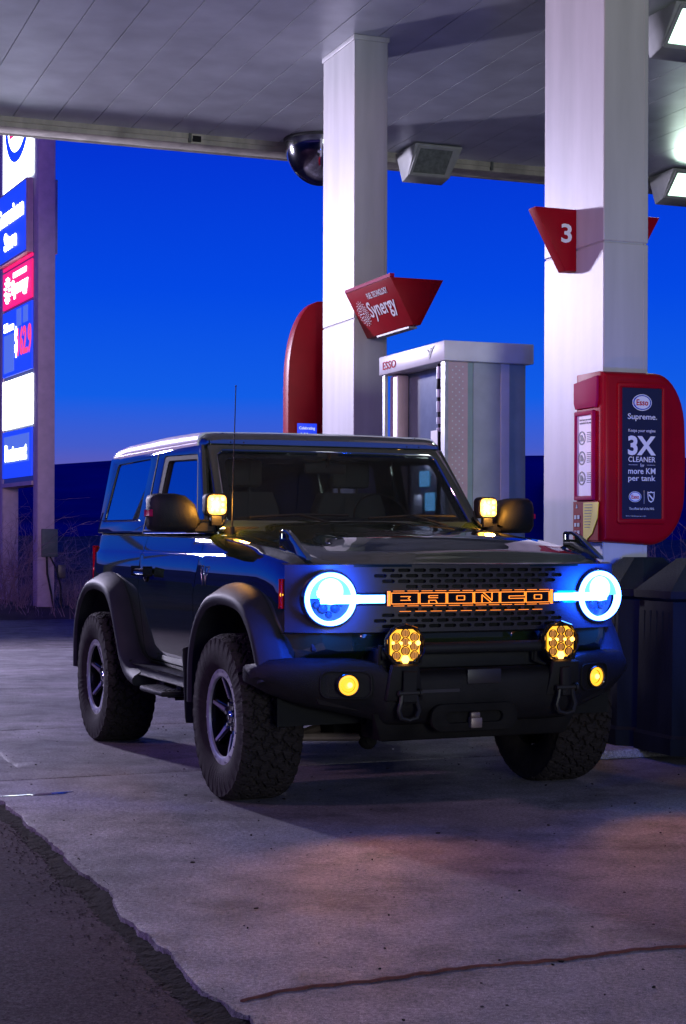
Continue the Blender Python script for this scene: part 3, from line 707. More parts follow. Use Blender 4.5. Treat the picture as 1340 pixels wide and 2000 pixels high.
text('Synergy', 1.1, .34, smx(.85, 5.68), 'e_white', fu, th=.01, bold=.025); text('FUEL TECHNOLOGY', .9, .09, smx(.85, 5.93), 'e_white', fu, th=.01, bold=.02)
q = MB()
for rr, n_, s_ in ((.09, 7, .025), (.16, 11, .03), (.22, 13, .022)):
    for i in range(n_): a = 6.283*i/n_; q.plate(circ(s_, 6, math.cos(a)*rr, math.sin(a)*rr), th=.01, mx=smx(1.72, 5.72))
q.build('burst_emblem', fu, m='e_white', sharp=0)
pr = panel(4.18, 5.34, 'e_blue')
text('Self serve', .7, .16, smx(1.62, 5.06), 'e_white', pr, th=.01, bold=.02)
q = MB(); q.box((1.25, 4.25, -.03), (1.95, 4.92, -.02)); q.box((.75, 5.0, -.03), (1.05, 5.3, -.02)); q.box((.3, 5.02, -.03), (.6, 5.3, -.02)); q.build('price_window', pr, m='e_blue2', sharp=0)
text('$', .16, .55, smx(1.10, 4.74), 'e_white', pr, th=.01, bold=.02)
text('162.9', .92, .50, smx(.53, 4.72), 'e_digit', pr, th=.01, bold=.02)
rs = panel(2.36, 3.19, 'e_blue')
q = MB(); q.box((.2, 2.62, -.03), (PW-.2, 3.10, -.02)); q.build('pale_field', rs, m='e_blue2', sharp=0)
text('Restaurant', 1.5, .30, smx(PW/2, 2.80, .01), 'e_white', rs, th=.01, bold=.03)
q = MB(); q.box((0, 2.20, -.03), (PW, 2.27, .33)); q.build('base_rail', ps, m='post', sharp=0)
mb_ = thing('meter_box', 'grey electrical box strapped on the mauve sign post', 'meter box', SM)
q = MB(); q.box((-.36, .98, .06), (-.302, 1.45, .335), bev=.01); q.build('cover', mb_, m='box')
q = MB(); q.tube([(-.33, 1.0, .15), (-.33, .7, .16), (-.34, .4, .22), (-.35, .1, .27)], .018); q.tube([(-.33, 1.0, .2), (-.35, .8, .3), (-.36, .5, .38), (-.36, .05, .40)], .015); q.build('cable', mb_, m='iron')
q = MB(); q.box((-.34, .62, .345), (-.25, .85, .48), bev=.01); q.build('junction_box', mb_, m='skid')


# ================================================================== THE VEHICLE  (local: x forward, y to its left, z up, origin under the front axle)
TH = R(22.876)
CM = frame(Vector((.3219, 8.6263, 0)), (math.sin(TH), -math.cos(TH), 0), (math.cos(TH), math.sin(TH), 0))
car = thing('off_road_suv', 'dark green two door off road vehicle with amber lamps parked by the pump', 'suv', CM)
WB = 2.55
def lerp(a, b, k): return a+(b-a)*k
def interp(x, tab): return float(np.interp(x, [t[0] for t in tab], [t[1] for t in tab]))
SH = [(-3.2, 1.33), (-3.0, 1.365), (-.70, 1.345), (-.3, 1.325), (.2, 1.285), (.5, 1.250), (.62, 1.225), (.69, 1.205), (.715, 1.192), (.80, 1.185)]
HW = [(-3.19, .80), (-3.16, .86), (-3.08, .900), (-2.9, .912), (.43, .915), (.53, .905), (.59, .882), (.645, .850), (.68, .82), (.715, .77)]
def section(x):
    s_ = interp(x, SH); w = interp(x, HW); zb = interp(x, [(-3.2, .62), (-2.9, .60), (-2.0, .56), (-.6, .54), (.3, .60), (.75, .80)])
    k = w/.915; cr = min(1.225, s_-.055)
    P = [(0, zb), (.80*k, zb), (.875*k, zb+.012), (.898*k, zb+.05), (.905*k, zb+.13), (.912*k, max(.86, zb+.14)), (.914*k, 1.00), (.908*k, cr-.105), (.896*k, cr-.008), (.889*k, cr+.003), (.883*k, cr+.018),
         (.868*k, s_-.030), (.852*k, s_-.012), (.830*k, s_-.002), (.79*k, s_+.002), (.60*k, s_+.006), (.3*k, s_+.008), (0, s_+.008)]
    return P
xs = sorted(set([-3.19, -3.175, -3.14, -3.08, -3.0] + list(np.arange(-2.9, .45, .12).round(3)) + [.45, .5, .56, .60, .64, .67, .69, .705, .715]))
secs = []
for x in xs:
    P = section(x); secs.append([(x, -a, z) for a, z in P] + [(x, a, z) for a, z in P[-2:0:-1]])
b = MB(); b.loft(secs); body = b.build('body', car, m='paint', sharp=38)
body.parent = None
# wheel arch cavities
def arch_poly(cx_, k=1.0):
    P = [(-.58, .0), (-.58, .28), (-.49, .44), (-.30, .56), (-.09, .605), (.11, .605), (.31, .56), (.48, .43), (.58, .24), (.58, .0)]
    return [(cx_+a*k, .42+z*k) for a, z in P]
def prism(poly, y0, y1):
    b = MB(); bm_ = bmesh.new(); A = [bm_.verts.new((x, y0, z)) for x, z in poly]; B = [bm_.verts.new((x, y1, z)) for x, z in poly]; n = len(poly)
    for i in range(n): bm_.faces.new((A[i], A[(i+1) % n], B[(i+1) % n], B[i]))
    bm_.faces.new(A[::-1]); bm_.faces.new(B); bmesh.ops.recalc_face_normals(bm_, faces=bm_.faces[:]); b.add(bm_); return b.build('cut', sharp=0)
for cx_ in (0, -WB):
    for sg in (-1, 1):
        p = arch_poly(cx_, .96); p[0] = (p[0][0], .3); p[-1] = (p[-1][0], .3); c = prism(p, sg*.52, sg*1.1); boolean(body, c, 'DIFFERENCE'); kill(c)
# doors: cut from the body skin with a fine shut line
door_poly = [(-.735, 1.40), (-.735, 1.22), (-.80, 1.02), (-.80, .61), (-.86, .585), (-1.72, .585), (-1.80, .63), (-1.86, .86), (-1.92, 1.00), (-1.92, 1.20), (-1.86, 1.30), (-1.83, 1.40)]
def inset(poly, d):
    n = len(poly); out_ = []
    for i in range(n):
        p0, p1, p2 = (Vector(poly[(i+k) % n]) for k in (-1, 0, 1)); a = (p1-p0).normalized(); b_ = (p2-p1).normalized()
        na = Vector((a.y, -a.x)); nb = Vector((b_.y, -b_.x)); nn = (na+nb).normalized(); out_.append(tuple(p1+nn*d/max(.4, nn.dot(na))))
    return out_
ar = sum(door_poly[i][0]*door_poly[(i+1) % 12][1]-door_poly[(i+1) % 12][0]*door_poly[i][1] for i in range(12))
sgn_ = 1 if ar < 0 else -1
doors = []
for sg in (-1, 1):
    d = body.copy(); d.data = body.data.copy(); S.collection.objects.link(d); d.name = 'door'
    c = prism(inset(door_poly, sgn_*.004), sg*.835, sg*1.05); boolean(d, c, 'INTERSECT'); kill(c)
    doors.append(d)
for sg in (-1, 1):
    c = prism(inset(door_poly, -sgn_*.004), sg*.825, sg*1.05); boolean(body, c, 'DIFFERENCE'); kill(c)
body.parent = car
for o in [body, *doors]:
    o.parent = car
    for f in o.data.polygons: f.use_smooth = True
    o.data.set_sharp_from_angle(angle=R(30))
# flares
def flare_path(cx_):
    P = [(-.585, .02), (-.57, .27), (-.48, .45), (-.32, .57), (-.13, .615), (.10, .615), (.29, .575), (.44, .47), (.54, .33), (.585, .22)]
    if cx_ != 0: P = [(a-.04, z) for a, z in P[:-2]]+[(.53, .30), (.62, .18), (.74, .10), (.90, .07)]
    # smooth
    V = [Vector((cx_+a, .42+z)) for a, z in P]; out_ = []
    for i in range(len(V)-1):
        p0 = V[max(i-1, 0)]; p1 = V[i]; p2 = V[i+1]; p3 = V[min(i+2, len(V)-1)]
        for k in range(6):
            t = k/6; out_.append(.5*((2*p1)+(p2-p0)*t+(2*p0-5*p1+4*p2-p3)*t*t+(3*p1-p0-3*p2+p3)*t**3))
    out_.append(V[-1]); return out_
for cx_ in (0, -WB):
    for sg in (-1, 1):
        path = flare_path(cx_); secs = []
        for i, p in enumerate(path):
            d = (path[min(i+1, len(path)-1)]-path[max(i-1, 0)]).normalized(); n = Vector((-d.y, d.x))   # outward
            sec = []
            for off_, y in ((-.06, .80), (-.062, .97), (-.060, 1.005), (-.045, 1.018), (-.02, 1.020), (.0, 1.008), (.032, .955), (.050, .925), (.055, .905), (.02, .80)):
                q = p+n*off_; sec.append((q.x, sg*y, q.y))
            secs.append(sec)
        b = MB(); b.loft(secs); b.build('wheel_flare', car, m='flare', sharp=45)
        # liner
        lp = arch_poly(cx_, .95); b = MB(); sl = [[(x, sg*.50, z), (x, sg*.92, z), (x, sg*.92, z+.004), (x, sg*.50, z+.004)] for x, z in lp]
        b.loft(sl); b.box((cx_-.62, sg*.50-.01, .45), (cx_+.62, sg*.50+.01, 1.0)); b.build('arch_liner', car, m='dark')
# hood
def hood_z(x, y):
    a = abs(y); s_ = interp(x, SH); h = s_+.026+.030*math.cos(min(a/.75, 1)*math.pi/2)
    if x > .58: h -= .0
    k = min(1, max(0, (.62-a)/.10)); h += .018*k*k*(3-2*k)*min(1, max(0, (.60-x)/.2))
    if a > .70: h -= .020*((a-.70)/.06)**2
    if x > .66: h -= .050*((x-.66)/.12)**2
    if x > .70: h = max(h, 1.196)
    return h
b = MB(); bm_ = bmesh.new(); hx = list(np.arange(-.60, .66, .05))+[.67, .69, .71, .73, .75, .765, .775, .782]; hy = list(np.r_[-.76, -.74, -.72, -.70, -.66, -.62, -.57, -.52, -.4, -.2, 0, .2, .4, .52, .57, .62, .66, .70, .72, .74, .76])
def front_x(y): return -.14*max(0, (abs(y)-.35)/.45)**2*.6
G = [[bm_.verts.new((x+front_x(y)*max(0, (x-.3)/.48), y, hood_z(x, y))) for y in hy] for x in hx]
for A, B in zip(G, G[1:]):
    for k in range(len(A)-1): bm_.faces.new((A[k], A[k+1], B[k+1], B[k]))
ext = bmesh.ops.extrude_edge_only(bm_, edges=[e for e in bm_.edges if len(e.link_faces) == 1])
for v in [g_ for g_ in ext['geom'] if isinstance(g_, bmesh.types.BMVert)]: v.co.z -= .012
bmesh.ops.recalc_face_normals(bm_, faces=bm_.faces[:]); b.add(bm_); b.build('hood', car, m='paint', sharp=40)
# fender-top fins
for sg in (-1, 1):
    b = MB(); o_ = [(.30, 1.262), (.30, 1.352), (.315, 1.360), (.39, 1.360), (.46, 1.335), (.66, 1.232), (.67, 1.215)]
    h_ = [(.325, 1.318), (.325, 1.342), (.385, 1.342), (.415, 1.330), (.42, 1.318)]
    mxx = frame(Vector((0, sg*.805, 0)), (1, 0, 0), (0, 0, 1)); b.plate(o_, [h_], th=.028, bev=.006, mx=mxx); b.build('fender_fin', car, m='paint', sharp=40)
# cowl
b = MB(); b.hexa([(-.70, -.79, 1.33), (-.55, -.76, 1.33), (-.55, .76, 1.33), (-.70, .79, 1.33), (-.70, -.79, 1.385), (-.57, -.76, 1.375), (-.57, .76, 1.375), (-.70, .79, 1.385)], bev=.006); b.build('cowl', car, m='black')
# windshield frame (slanted plane)
wo = Vector((-.665, 0, 1.385)); wv = Vector((-.43, 0, .475)); wl = wv.length; WF = frame(wo, (0, 1, 0), wv)
outer = [(-.815, -.03), (.815, -.03), (.735, wl+.02), (.70, wl+.06), (-.70, wl+.06), (-.735, wl+.02)]
hole = [(-.745, .045), (.745, .045), (.69, wl-.09), (.655, wl-.055), (-.655, wl-.055), (-.69, wl-.09)]
b = MB(); b.plate(outer, [hole], th=.075, bev=.018, seg=3, mx=WF @ Matrix.Translation((0, 0, -.028))); wf = b.build('windshield_frame', car, m='paint', sharp=50)
b = MB(); b.plate([(x*.995, y) for x, y in hole], th=.005, mx=WF @ Matrix.Translation((0, 0, -.012))); b.build('windshield', wf, m='screen_glass', sharp=0)
b = MB(); inner = [(-.70, .085), (.70, .085), (.655, wl-.13), (.62, wl-.09), (-.62, wl-.09), (-.655, wl-.13)]
b.plate(hole, [inner], th=.003, mx=WF @ Matrix.Translation((0, 0, -.018))); b.build('black_border', wf, m='gloss', sharp=0)
# header / roof
hd0 = wo+wv
secs = []
for x, z0, z1, w0, w1 in ((-1.075, 1.862, 1.885, .725, .70), (-1.10, 1.850, 1.912, .745, .71), (-1.15, 1.845, 1.925, .755, .715), (-1.18, 1.850, 1.928, .758, .717)):
    pts = [(-w0, z0), (-w0-.002, z0+.02), (-w0+.006, lerp(z0, z1, .6)), (-w1, z1-.006), (-w1+.05, z1), (-.3, z1+.006), (0, z1+.007)]
    pts = pts+[(-a, z) for a, z in pts[-2::-1]]; secs.append([(x, a, z) for a, z in pts])
b = MB(); b.loft(secs); b.build('header_rail', car, m='paint', sharp=40)
secs = []
for x, z0, z1, w0, w1 in ((-1.184, 1.852, 1.934, .765, .722), (-1.30, 1.852, 1.939, .766, .723), (-1.9, 1.852, 1.945, .768, .725), (-2.7, 1.850, 1.935, .768, .72), (-3.0, 1.848, 1.915, .765, .71), (-3.08, 1.847, 1.895, .755, .70), (-3.12, 1.850, 1.870, .74, .69)):
    pts = [(-w0, z0), (-w0-.003, z0+.015), (-w0, z0+.02), (-w0-.003, z0+.026), (-w0+.003, lerp(z0, z1, .62)), (-w0+.018, lerp(z0, z1, .85)), (-w1, z1-.004), (-w1+.05, z1), (-.3, z1+.006), (0, z1+.007)]
    pts = pts+[(-a, z) for a, z in pts[-2::-1]]; secs.append([(x, a, z) for a, z in pts])
b = MB(); b.loft(secs); b.build('roof', car, m='roofw', sharp=40)
b = MB()
for sg in (-1, 1):
    for x_ in (.52, .60): b.tube([(-1.073, sg*x_, 1.868), (-1.10, sg*x_, 1.902), (-1.14, sg*x_, 1.921), (-1.175, sg*(x_+.02), 1.927)], .004, n=5)
b.build('roof_seam', car, m='dark')
# side frames with window openings
for sg in (-1, 1):
    p0 = Vector((0, sg*.872, 1.350)); v = Vector((0, -sg*.104, .505)); mxx = frame(p0, (1, 0, 0), v) ; L_ = v.length; f_ = lambda z: (z-1.35)/.505*L_
    out_ = [(-3.075, 0), (-.72, 0), (-1.105, L_), (-3.10, L_)]
    h1 = [(-2.94, f_(1.435)), (-2.14, f_(1.435)), (-2.11, f_(1.45)), (-2.09, f_(1.79)), (-2.12, f_(1.812)), (-2.86, f_(1.805)), (-2.89, f_(1.79)), (-2.96, f_(1.45))]
    h2 = [(-1.80, f_(1.372)), (-.86, f_(1.372)), (-1.115, f_(1.775)), (-1.14, f_(1.80)), (-1.79, f_(1.815)), (-1.81, f_(1.80))]
    zo = -.02 if sg < 0 else .02
    # plate normal points to -y for x*v: offset inward
    nz = mxx.col[2].xyz; inn = -1 if nz.y*sg > 0 else 1
    b = MB(); b.plate(out_, [h1, h2], th=.04, bev=.005, mx=mxx @ Matrix.Translation((0, 0, inn*.02)))
    sf = b.build('hardtop_side', car, m='paint', sharp=40)
    b = MB(); b.plate(h1, th=.005, mx=mxx @ Matrix.Translation((0, 0, inn*.012))); b.build('quarter_glass', sf, m='side_glass', sharp=0)
    b = MB(); b.plate(h2, th=.005, mx=mxx @ Matrix.Translation((0, 0, inn*.026))); b.build('door_glass', sf, m='side_glass', sharp=0)
    h3 = [(-1.735, f_(1.372)), (-.895, f_(1.372)), (-1.125, f_(1.755)), (-1.15, f_(1.775)), (-1.70, f_(1.787)), (-1.72, f_(1.775))]
    b = MB(); b.plate(h2, [h3], th=.018, mx=mxx @ Matrix.Translation((0, 0, inn*.014))); b.box((-1.95, -.008, -.001), (-1.935, L_*.98, .003), mx=mxx @ Matrix.Translation((0, 0, 0))); b.build('window_seal', sf, m='dark', sharp=0)
    b = MB(); b.box((-1.86, sg*.868, 1.343), (-.74, sg*.892, 1.362), bev=.004); b.box((-2.99, sg*.857, 1.428), (-2.12, sg*.864, 1.434)); b.build('belt_moulding', sf, m='chrome')
b = MB(); b.hexa([(-3.09, -.85, 1.35), (-3.05, -.85, 1.35), (-3.05, .85, 1.35), (-3.09, .85, 1.35), (-3.11, -.75, 1.87), (-3.07, -.75, 1.87), (-3.07, .75, 1.87), (-3.11, .75, 1.87)]); b.build('rear_window_frame', car, m='gloss')
# crease highlight moulding is part of body; door handles
for d, sg in zip(doors, (-1, 1)):
    b = MB(); b.box((-1.86, sg*.925, 1.098), (-1.60, sg*.960, 1.135), bev=.012); b.box((-1.82, sg*.905, 1.10), (-1.79, sg*.935, 1.13)); b.box((-1.68, sg*.905, 1.10), (-1.65, sg*.935, 1.13)); b.cyl((-1.63, sg*.91, 1.118), (-1.63, sg*.952, 1.118), .022, bev=.004)
    b.sphere((-1.74, sg*.915, 1.08), .03, sc=(1.2, .3, 1)); b.build('door_handle', d, m='gloss')
    b = MB(); b.plate([(-.035, .05), (.035, .05), (.008, -.06), (-.008, -.06)], [[(-.026, .042), (.026, .042), (.004, -.045), (-.004, -.045)]], th=.004, mx=frame(Vector((-.62, sg*.917, 1.12)), (1, 0, 0), (0, 0, 1))); b.build('fender_badge', car, m='chrome', sharp=0)
# grille with real slots
def gx(y): return .792-.055*(abs(y)/.73)**2 if abs(y) < .73 else .737-3.4*(abs(y)-.73)**2-.15*(abs(y)-.73)
b = MB(); bm_ = bmesh.new()
SW, SHH, PX_, PZ = .0640, .0170, .0800, .0262
rows = [(1.1680, 0), (1.1418, 1), (1.1156, 0), (1.0894, 1), (.9801, 1), (.9539, 0), (.9277, 1), (.9015, 0)]
slots_cells = {}
def quad(a): bm_.faces.new([bm_.verts.new(p) for p in a])
def surf(y, z, d=0): return (gx(y)-d-.04*max(0, (.95-z))*0, y, z)
zb = sorted([1.190, .885]); 
for z, odd in rows:
    z0, z1 = z-PZ/2, z+PZ/2; n = 12 if not odd else 13
    if odd and z in (1.0894, .9801): n = 9
    ys = [(k-(n-1)/2)*PX_ for k in range(n)]
    yl = ys[0]-PX_/2; yr = ys[-1]+PX_/2
    for y in ys:
        pill = rrect(SW, SHH, SHH/2*.98, n=3); m_ = len(pill)
        rect = []
        for (px, pz) in pill:   # project to cell border
            k = min((PX_/2)/abs(px) if px else 9, (PZ/2)/abs(pz) if pz else 9); rect.append((px*k, pz*k))
        for i in range(m_):
            j = (i+1) % m_
            # insert the cell corner where needed
            a, c = rect[i], rect[j]; cor = None
            if abs(abs(a[0])-PX_/2) < 1e-6 and abs(abs(c[1])-PZ/2) < 1e-6 and abs(abs(c[0])-PX_/2) > 1e-6: cor = (a[0], c[1])
            if abs(abs(a[1])-PZ/2) < 1e-6 and abs(abs(c[0])-PX_/2) < 1e-6 and abs(abs(c[1])-PZ/2) > 1e-6: cor = (c[0], a[1])
            P = [surf(y+pill[i][0], z+pill[i][1]), surf(y+a[0], z+a[1])]+([surf(y+cor[0], z+cor[1])] if cor else [])+[surf(y+c[0], z+c[1]), surf(y+pill[j][0], z+pill[j][1])]
            quad(P); quad([surf(y+pill[i][0], z+pill[i][1]), surf(y+pill[j][0], z+pill[j][1]), surf(y+pill[j][0], z+pill[j][1], .03), surf(y+pill[i][0], z+pill[i][1], .03)])
    # plain strips either side
    for a, c in ((-.905, yl), (yr, .905)):
        k = 14; Y = np.linspace(a, c, k+1)
        for i in range(k): quad([surf(Y[i], z0), surf(Y[i+1], z0), surf(Y[i+1], z1), surf(Y[i], z1)])
for z0, z1, yy in ((1.1811, 1.194, .905), (.9932, 1.0763, .905), (.874, .8884, .905)):
    Y = np.linspace(-yy, yy, 41)
    for i in range(40): quad([surf(Y[i], z0), surf(Y[i+1], z0), surf(Y[i+1], z1), surf(Y[i], z1)])
for z0, z1 in ((1.0754, 1.0754),): pass
Y = np.linspace(-.905, .905, 41)      # turned bottom lip and top lip
for i in range(40):
    quad([surf(Y[i], .874), surf(Y[i+1], .874), surf(Y[i+1], .862, .05), surf(Y[i], .862, .05)]); quad([surf(Y[i], 1.194), surf(Y[i+1], 1.194), surf(Y[i+1], 1.200, .05), surf(Y[i], 1.200, .05)])
bmesh.ops.remove_doubles(bm_, verts=bm_.verts[:], dist=2e-4); bmesh.ops.recalc_face_normals(bm_, faces=bm_.faces[:]); b.add(bm_); gr = b.build('grille', car, m='grille', sharp=40)
b = MB(); Y = np.linspace(-.60, .60, 25); secs = [[(gx(y)-.028, y, .88), (gx(y)-.06, y, .88), (gx(y)-.06, y, 1.19), (gx(y)-.028, y, 1.19)] for y in Y]; b.loft(secs); b.build('grille_backing', gr, m='dark', sharp=0)
# glowing lettering band
GX = lambda y: gx(y)+.012
b = MB(); secs = [[(gx(y)-.0, y, .998), (gx(y)+.010, y, 1.001), (gx(y)+.010, y, 1.067), (gx(y)-.0, y, 1.070)] for y in np.linspace(-.455, .455, 21)]; b.loft(secs); lb = b.build('letter_band', gr, m='gloss', sharp=30)
b = MB()
def ln(y0, z0, y1, z1, w=.0030):
    p = Vector((GX(y0), y0, z0)); q_ = Vector((GX(y1), y1, z1)); d = (q_-p).normalized(); n = d.cross(Vector((1, 0, 0))).normalized()*w/2; x_ = Vector((.0035, 0, 0))
    b.hexa([p-n-x_, q_-n-x_, q_+n-x_, p+n-x_, p-n+x_, q_-n+x_, q_+n+x_, p+n+x_])
ly = -.435; LW = .137; gap = .0075; z0, z1 = 1.008, 1.060
for i, ch in enumerate('BRONCO'):
    a = -.430+i*(LW+gap); c = a+LW; h = (z0+z1)/2
    ins = lambda k: lerp(a, c, k)
    # outline of the letter block
    ln(a, z0, c, z0); ln(a, z1, c, z1); ln(a, z0, a, z1)
    if ch in 'CO' and ch == 'C': ln(c, z0, c, z0+.018); ln(c, z1-.018, c, z1); ln(ins(.35), h-.006, c, h-.006); ln(ins(.35), h+.006, c, h+.006); ln(ins(.35), h-.006, ins(.35), h+.006)
    elif ch == 'O': ln(c, z0, c, z1); ln(ins(.36), h-.010, ins(.66), h-.010); ln(ins(.36), h+.010, ins(.66), h+.010); ln(ins(.36), h-.010, ins(.36), h+.010); ln(ins(.66), h-.010, ins(.66), h+.010)
    elif ch == 'B': ln(c, z0, c, z1); ln(ins(.34), h-.009, ins(.70), h-.009); ln(ins(.34), h+.009, ins(.70), h+.009); ln(ins(.70), h-.009, ins(.62), h, .0025); ln(ins(.62), h, ins(.70), h+.009, .0025)
    elif ch == 'R': ln(c, z0, c, z1); ln(ins(.34), h+.002, ins(.68), h+.002); ln(ins(.34), h+.012, ins(.68), h+.012); ln(ins(.34), h+.002, ins(.34), h+.012); ln(ins(.34), z0, ins(.34), h-.010); ln(ins(.34), h-.010, ins(.60), h-.010); ln(ins(.60), h-.010, ins(.66), z0)
    elif ch == 'N': ln(c, z0, c, z1); ln(ins(.30), z0, ins(.30), h+.014); ln(ins(.30), h+.014, ins(.68), z0); ln(ins(.34), z1, ins(.70), h-.014); ln(ins(.70), h-.014, ins(.70), z1)
for sg in (-1, 1):
    for k in range(4): ln(sg*(.437+.004*k), .999, sg*(.437+.004*k), 1.069, .0015)
for y in np.arange(-.42, .42, .072): ln(y, .9985, y+.055, .9985, .002); ln(y, 1.0695, y+.055, 1.0695, .002)
b.build('letter_outline', lb, m='e_line', sharp=0)
b = MB()
for y in np.arange(-.36, .37, .08): ln(y-.028, .9801-.0078, y+.028, .9801-.0078, .0018)
b.build('slot_glow', gr, m='e_line', sharp=0)
# headlights
for sg in (-1, 1):
    c = Vector((.742, sg*.732, 1.034)); yaw = sg*R(5); HM = Matrix.Translation(c) @ Matrix.Rotation(yaw, 4, 'Z') @ Matrix.Rotation(R(-90), 4, 'Z')   # local +Y outward-front
    b = MB(); b.lathe([(.132, -.05), (.136, .010), (.133, .018), (.128, .020), (.124, .016), (.124, -.03)], n=56, mx=HM, m='gloss'); hb = b.build('headlight', car)
    b = MB(); b.lathe([(.1235, .000), (.1245, .030), (.120, .040), (.112, .041), (.106, .034), (.105, .0)], n=56, mx=HM); b.build('led_ring', hb, m='e_ring')
    b = MB(); b.lathe([(.001, -.022), (.106, -.022)], n=48, mx=HM); b.build('lamp_back', hb, m='dark')
    FX = lambda x, z, y: HM @ Vector((x, y, z))
    b = MB(); prof = [(.098*math.cos(a), .098*math.sin(a)) for a in np.linspace(R(14), R(166), 20)]
    PM = HM @ Matrix(((1, 0, 0, 0), (0, 0, 1, 0), (0, 1, 0, 0), (0, 0, 0, 1)))    # plate xy -> local xz
    prof = [(.103*math.cos(a), .103*math.sin(a)) for a in np.linspace(R(2), R(178), 28)]
    b.plate(prof, th=.03, mx=PM @ Matrix.Translation((0, 0, .006))); b.build('main_beam', hb, m='e_main', sharp=0)
    b = MB(); b.plate(circ(.062, 28, -.0, .036), th=.006, mx=PM @ Matrix.Translation((0, 0, .023))); b.build('hot_reflector', hb, m='e_ring', sharp=0)
    b = MB()
    for (x, z, r_) in ((-.03, -.045, .026), (.03, -.045, .026), (0, -.075, .020), (-.06, -.030, .016), (.06, -.030, .016)): b.sphere(FX(x, z, -.015), r_, sc=(1, 1, 1), n=10)
    b.build('projector_lens', hb, m='black')
    b = MB(); b.lathe([(.001, .048), (.04, .047), (.09, .041), (.105, .036)], n=40, mx=HM); b.build('cover_lens', hb, m='lens')
    # horizontal bar running inwards
    b = MB(); secs = []
    for y in np.linspace(.775, .462, 12): X = gx(y)+(.012 if y < .60 else .030+.012); z_ = 1.032; secs.append([(X-.03, sg*y, z_-.0215), (X, sg*y, z_-.0185), (X, sg*y, z_+.0185), (X-.03, sg*y, z_+.0215)])
    b.loft(secs); b.build('light_bar', hb, m='e_ring', sharp=20)
    b = MB(); secs = [[(gx(y)-.01, sg*y, z_-.033), (gx(y)+.008, sg*y, z_-.030), (gx(y)+.008, sg*y, z_+.030), (gx(y)-.01, sg*y, z_+.033)] for y in np.linspace(.615, .458, 8)]; b.loft(secs); b.build('bar_bezel', hb, m='gloss', sharp=30)
# side markers
for sg in (-1, 1):
    b = MB(); b.box((.552, sg*.885, .99), (.582, sg*.907, 1.118), bev=.007); mk = b.build('side_marker', car, m='redink')
    b = MB(); b.sphere((.572, sg*.905, 1.05), .011, n=8); b.build('marker_bulb', mk, m='e_amber')
    b = MB(); b.box((-3.195, sg*.79, 1.02), (-3.13, sg*.862, 1.25), bev=.012); tl = b.build('tail_light', car, m='redink'); b = MB(); b.sphere((-3.165, sg*.864, 1.10), .012, n=8); b.build('tail_bulb', tl, m='e_red')
b = MB(); b.sphere((-3.27, -.70, 1.52), .05, sc=(.8, 1, 1), n=10); b.cyl((-3.27, -.70, 1.3), (-3.27, -.70, 1.5), .01); b.build('rear_marker_lamp', car, m='redink')
# bumper: lofted along y
b = MB(); secs = []
BX = [(0, .930), (.35, .930), (.50, .915), (.60, .840), (.75, .770), (.88, .700), (.97, .630), (1.02, .570), (1.045, .50)]
BT = [(0, .700), (.48, .700), (.52, .735), (.60, .752), (.90, .752), (.98, .742), (1.045, .71)]
BB = [(0, .44), (.48, .44), (.56, .47), (.70, .500), (.85, .530), (.97, .580), (1.045, .63)]
ys = [-1.045, -1.02, -.97, -.92, -.88, -.82, -.75, -.68, -.62, -.56, -.52, -.50, -.48, -.35, 0]
ys = ys+[-y for y in ys[-2::-1]]
for y in ys:
    a = abs(y); X = interp(a, BX); T = interp(a, BT); B_ = interp(a, BB)
    bk = interp(a, [(0, .30), (.70, .28), (.86, .16), (.97, .11), (1.05, .085)]); secs.append([(X-bk, y, T-.01), (X-min(.10, bk*.6), y, T), (X-.030, y, T-.008), (X-.006, y, T-.030), (X, y, T-.06), (X-.004, y, lerp(B_, T, .35)), (X-.045, y, B_+.02), (X-min(.08, bk*.9), y, B_), (X-bk, y, B_+.01)])
b.loft(secs); bp = b.build('front_bumper', car, m='bumper', sharp=40)
# fog pockets
for sg in (-1, 1):
    fc = Vector((.800, sg*.668, .634)); fn_ = Vector((1, sg*.50, 0)).normalized(); FM = frame(fc, (-fn_.y, fn_.x, 0), UP) if True else None
    b = MB(); b.plate(rrect(.25, .135, .045), [rrect(.228, .115, .038)], th=.014, bev=.005, mx=FM @ Matrix.Translation((0, 0, .012))); b.plate(rrect(.232, .118, .04), th=.004, mx=FM @ Matrix.Translation((0, 0, .008)), m='dark'); b.build('fog_pocket', bp, m='bumper', sharp=40)
    YM = Matrix.Translation(Vector((.818, sg*.668, .634))) @ Matrix.Rotation(R(-90)+sg*R(12), 4, 'Z')
    b = MB(); b.lathe([(.055, -.03), (.056, .022), (.052, .028), (.047, .024), (.046, 0)], n=32, mx=YM); fl = b.build('fog_lamp', bp, m='gloss')
    b = MB(); b.lathe([(.0465, .004), (.0465, .016), (.036, .018), (.034, .010)], n=32, mx=YM); b.build('amber_ring', fl, m='e_amber')
    b = MB(); b.lathe([(.001, .012), (.018, .014), (.033, .006)], n=24, mx=YM); b.build('amber_lens', fl, m='e_amber')
    b = MB(); b.sphere(YM @ Vector((-.010*sg*0-.008, .014, .0)), .013, n=8); b.build('bulb', fl, m='e_amberhot')
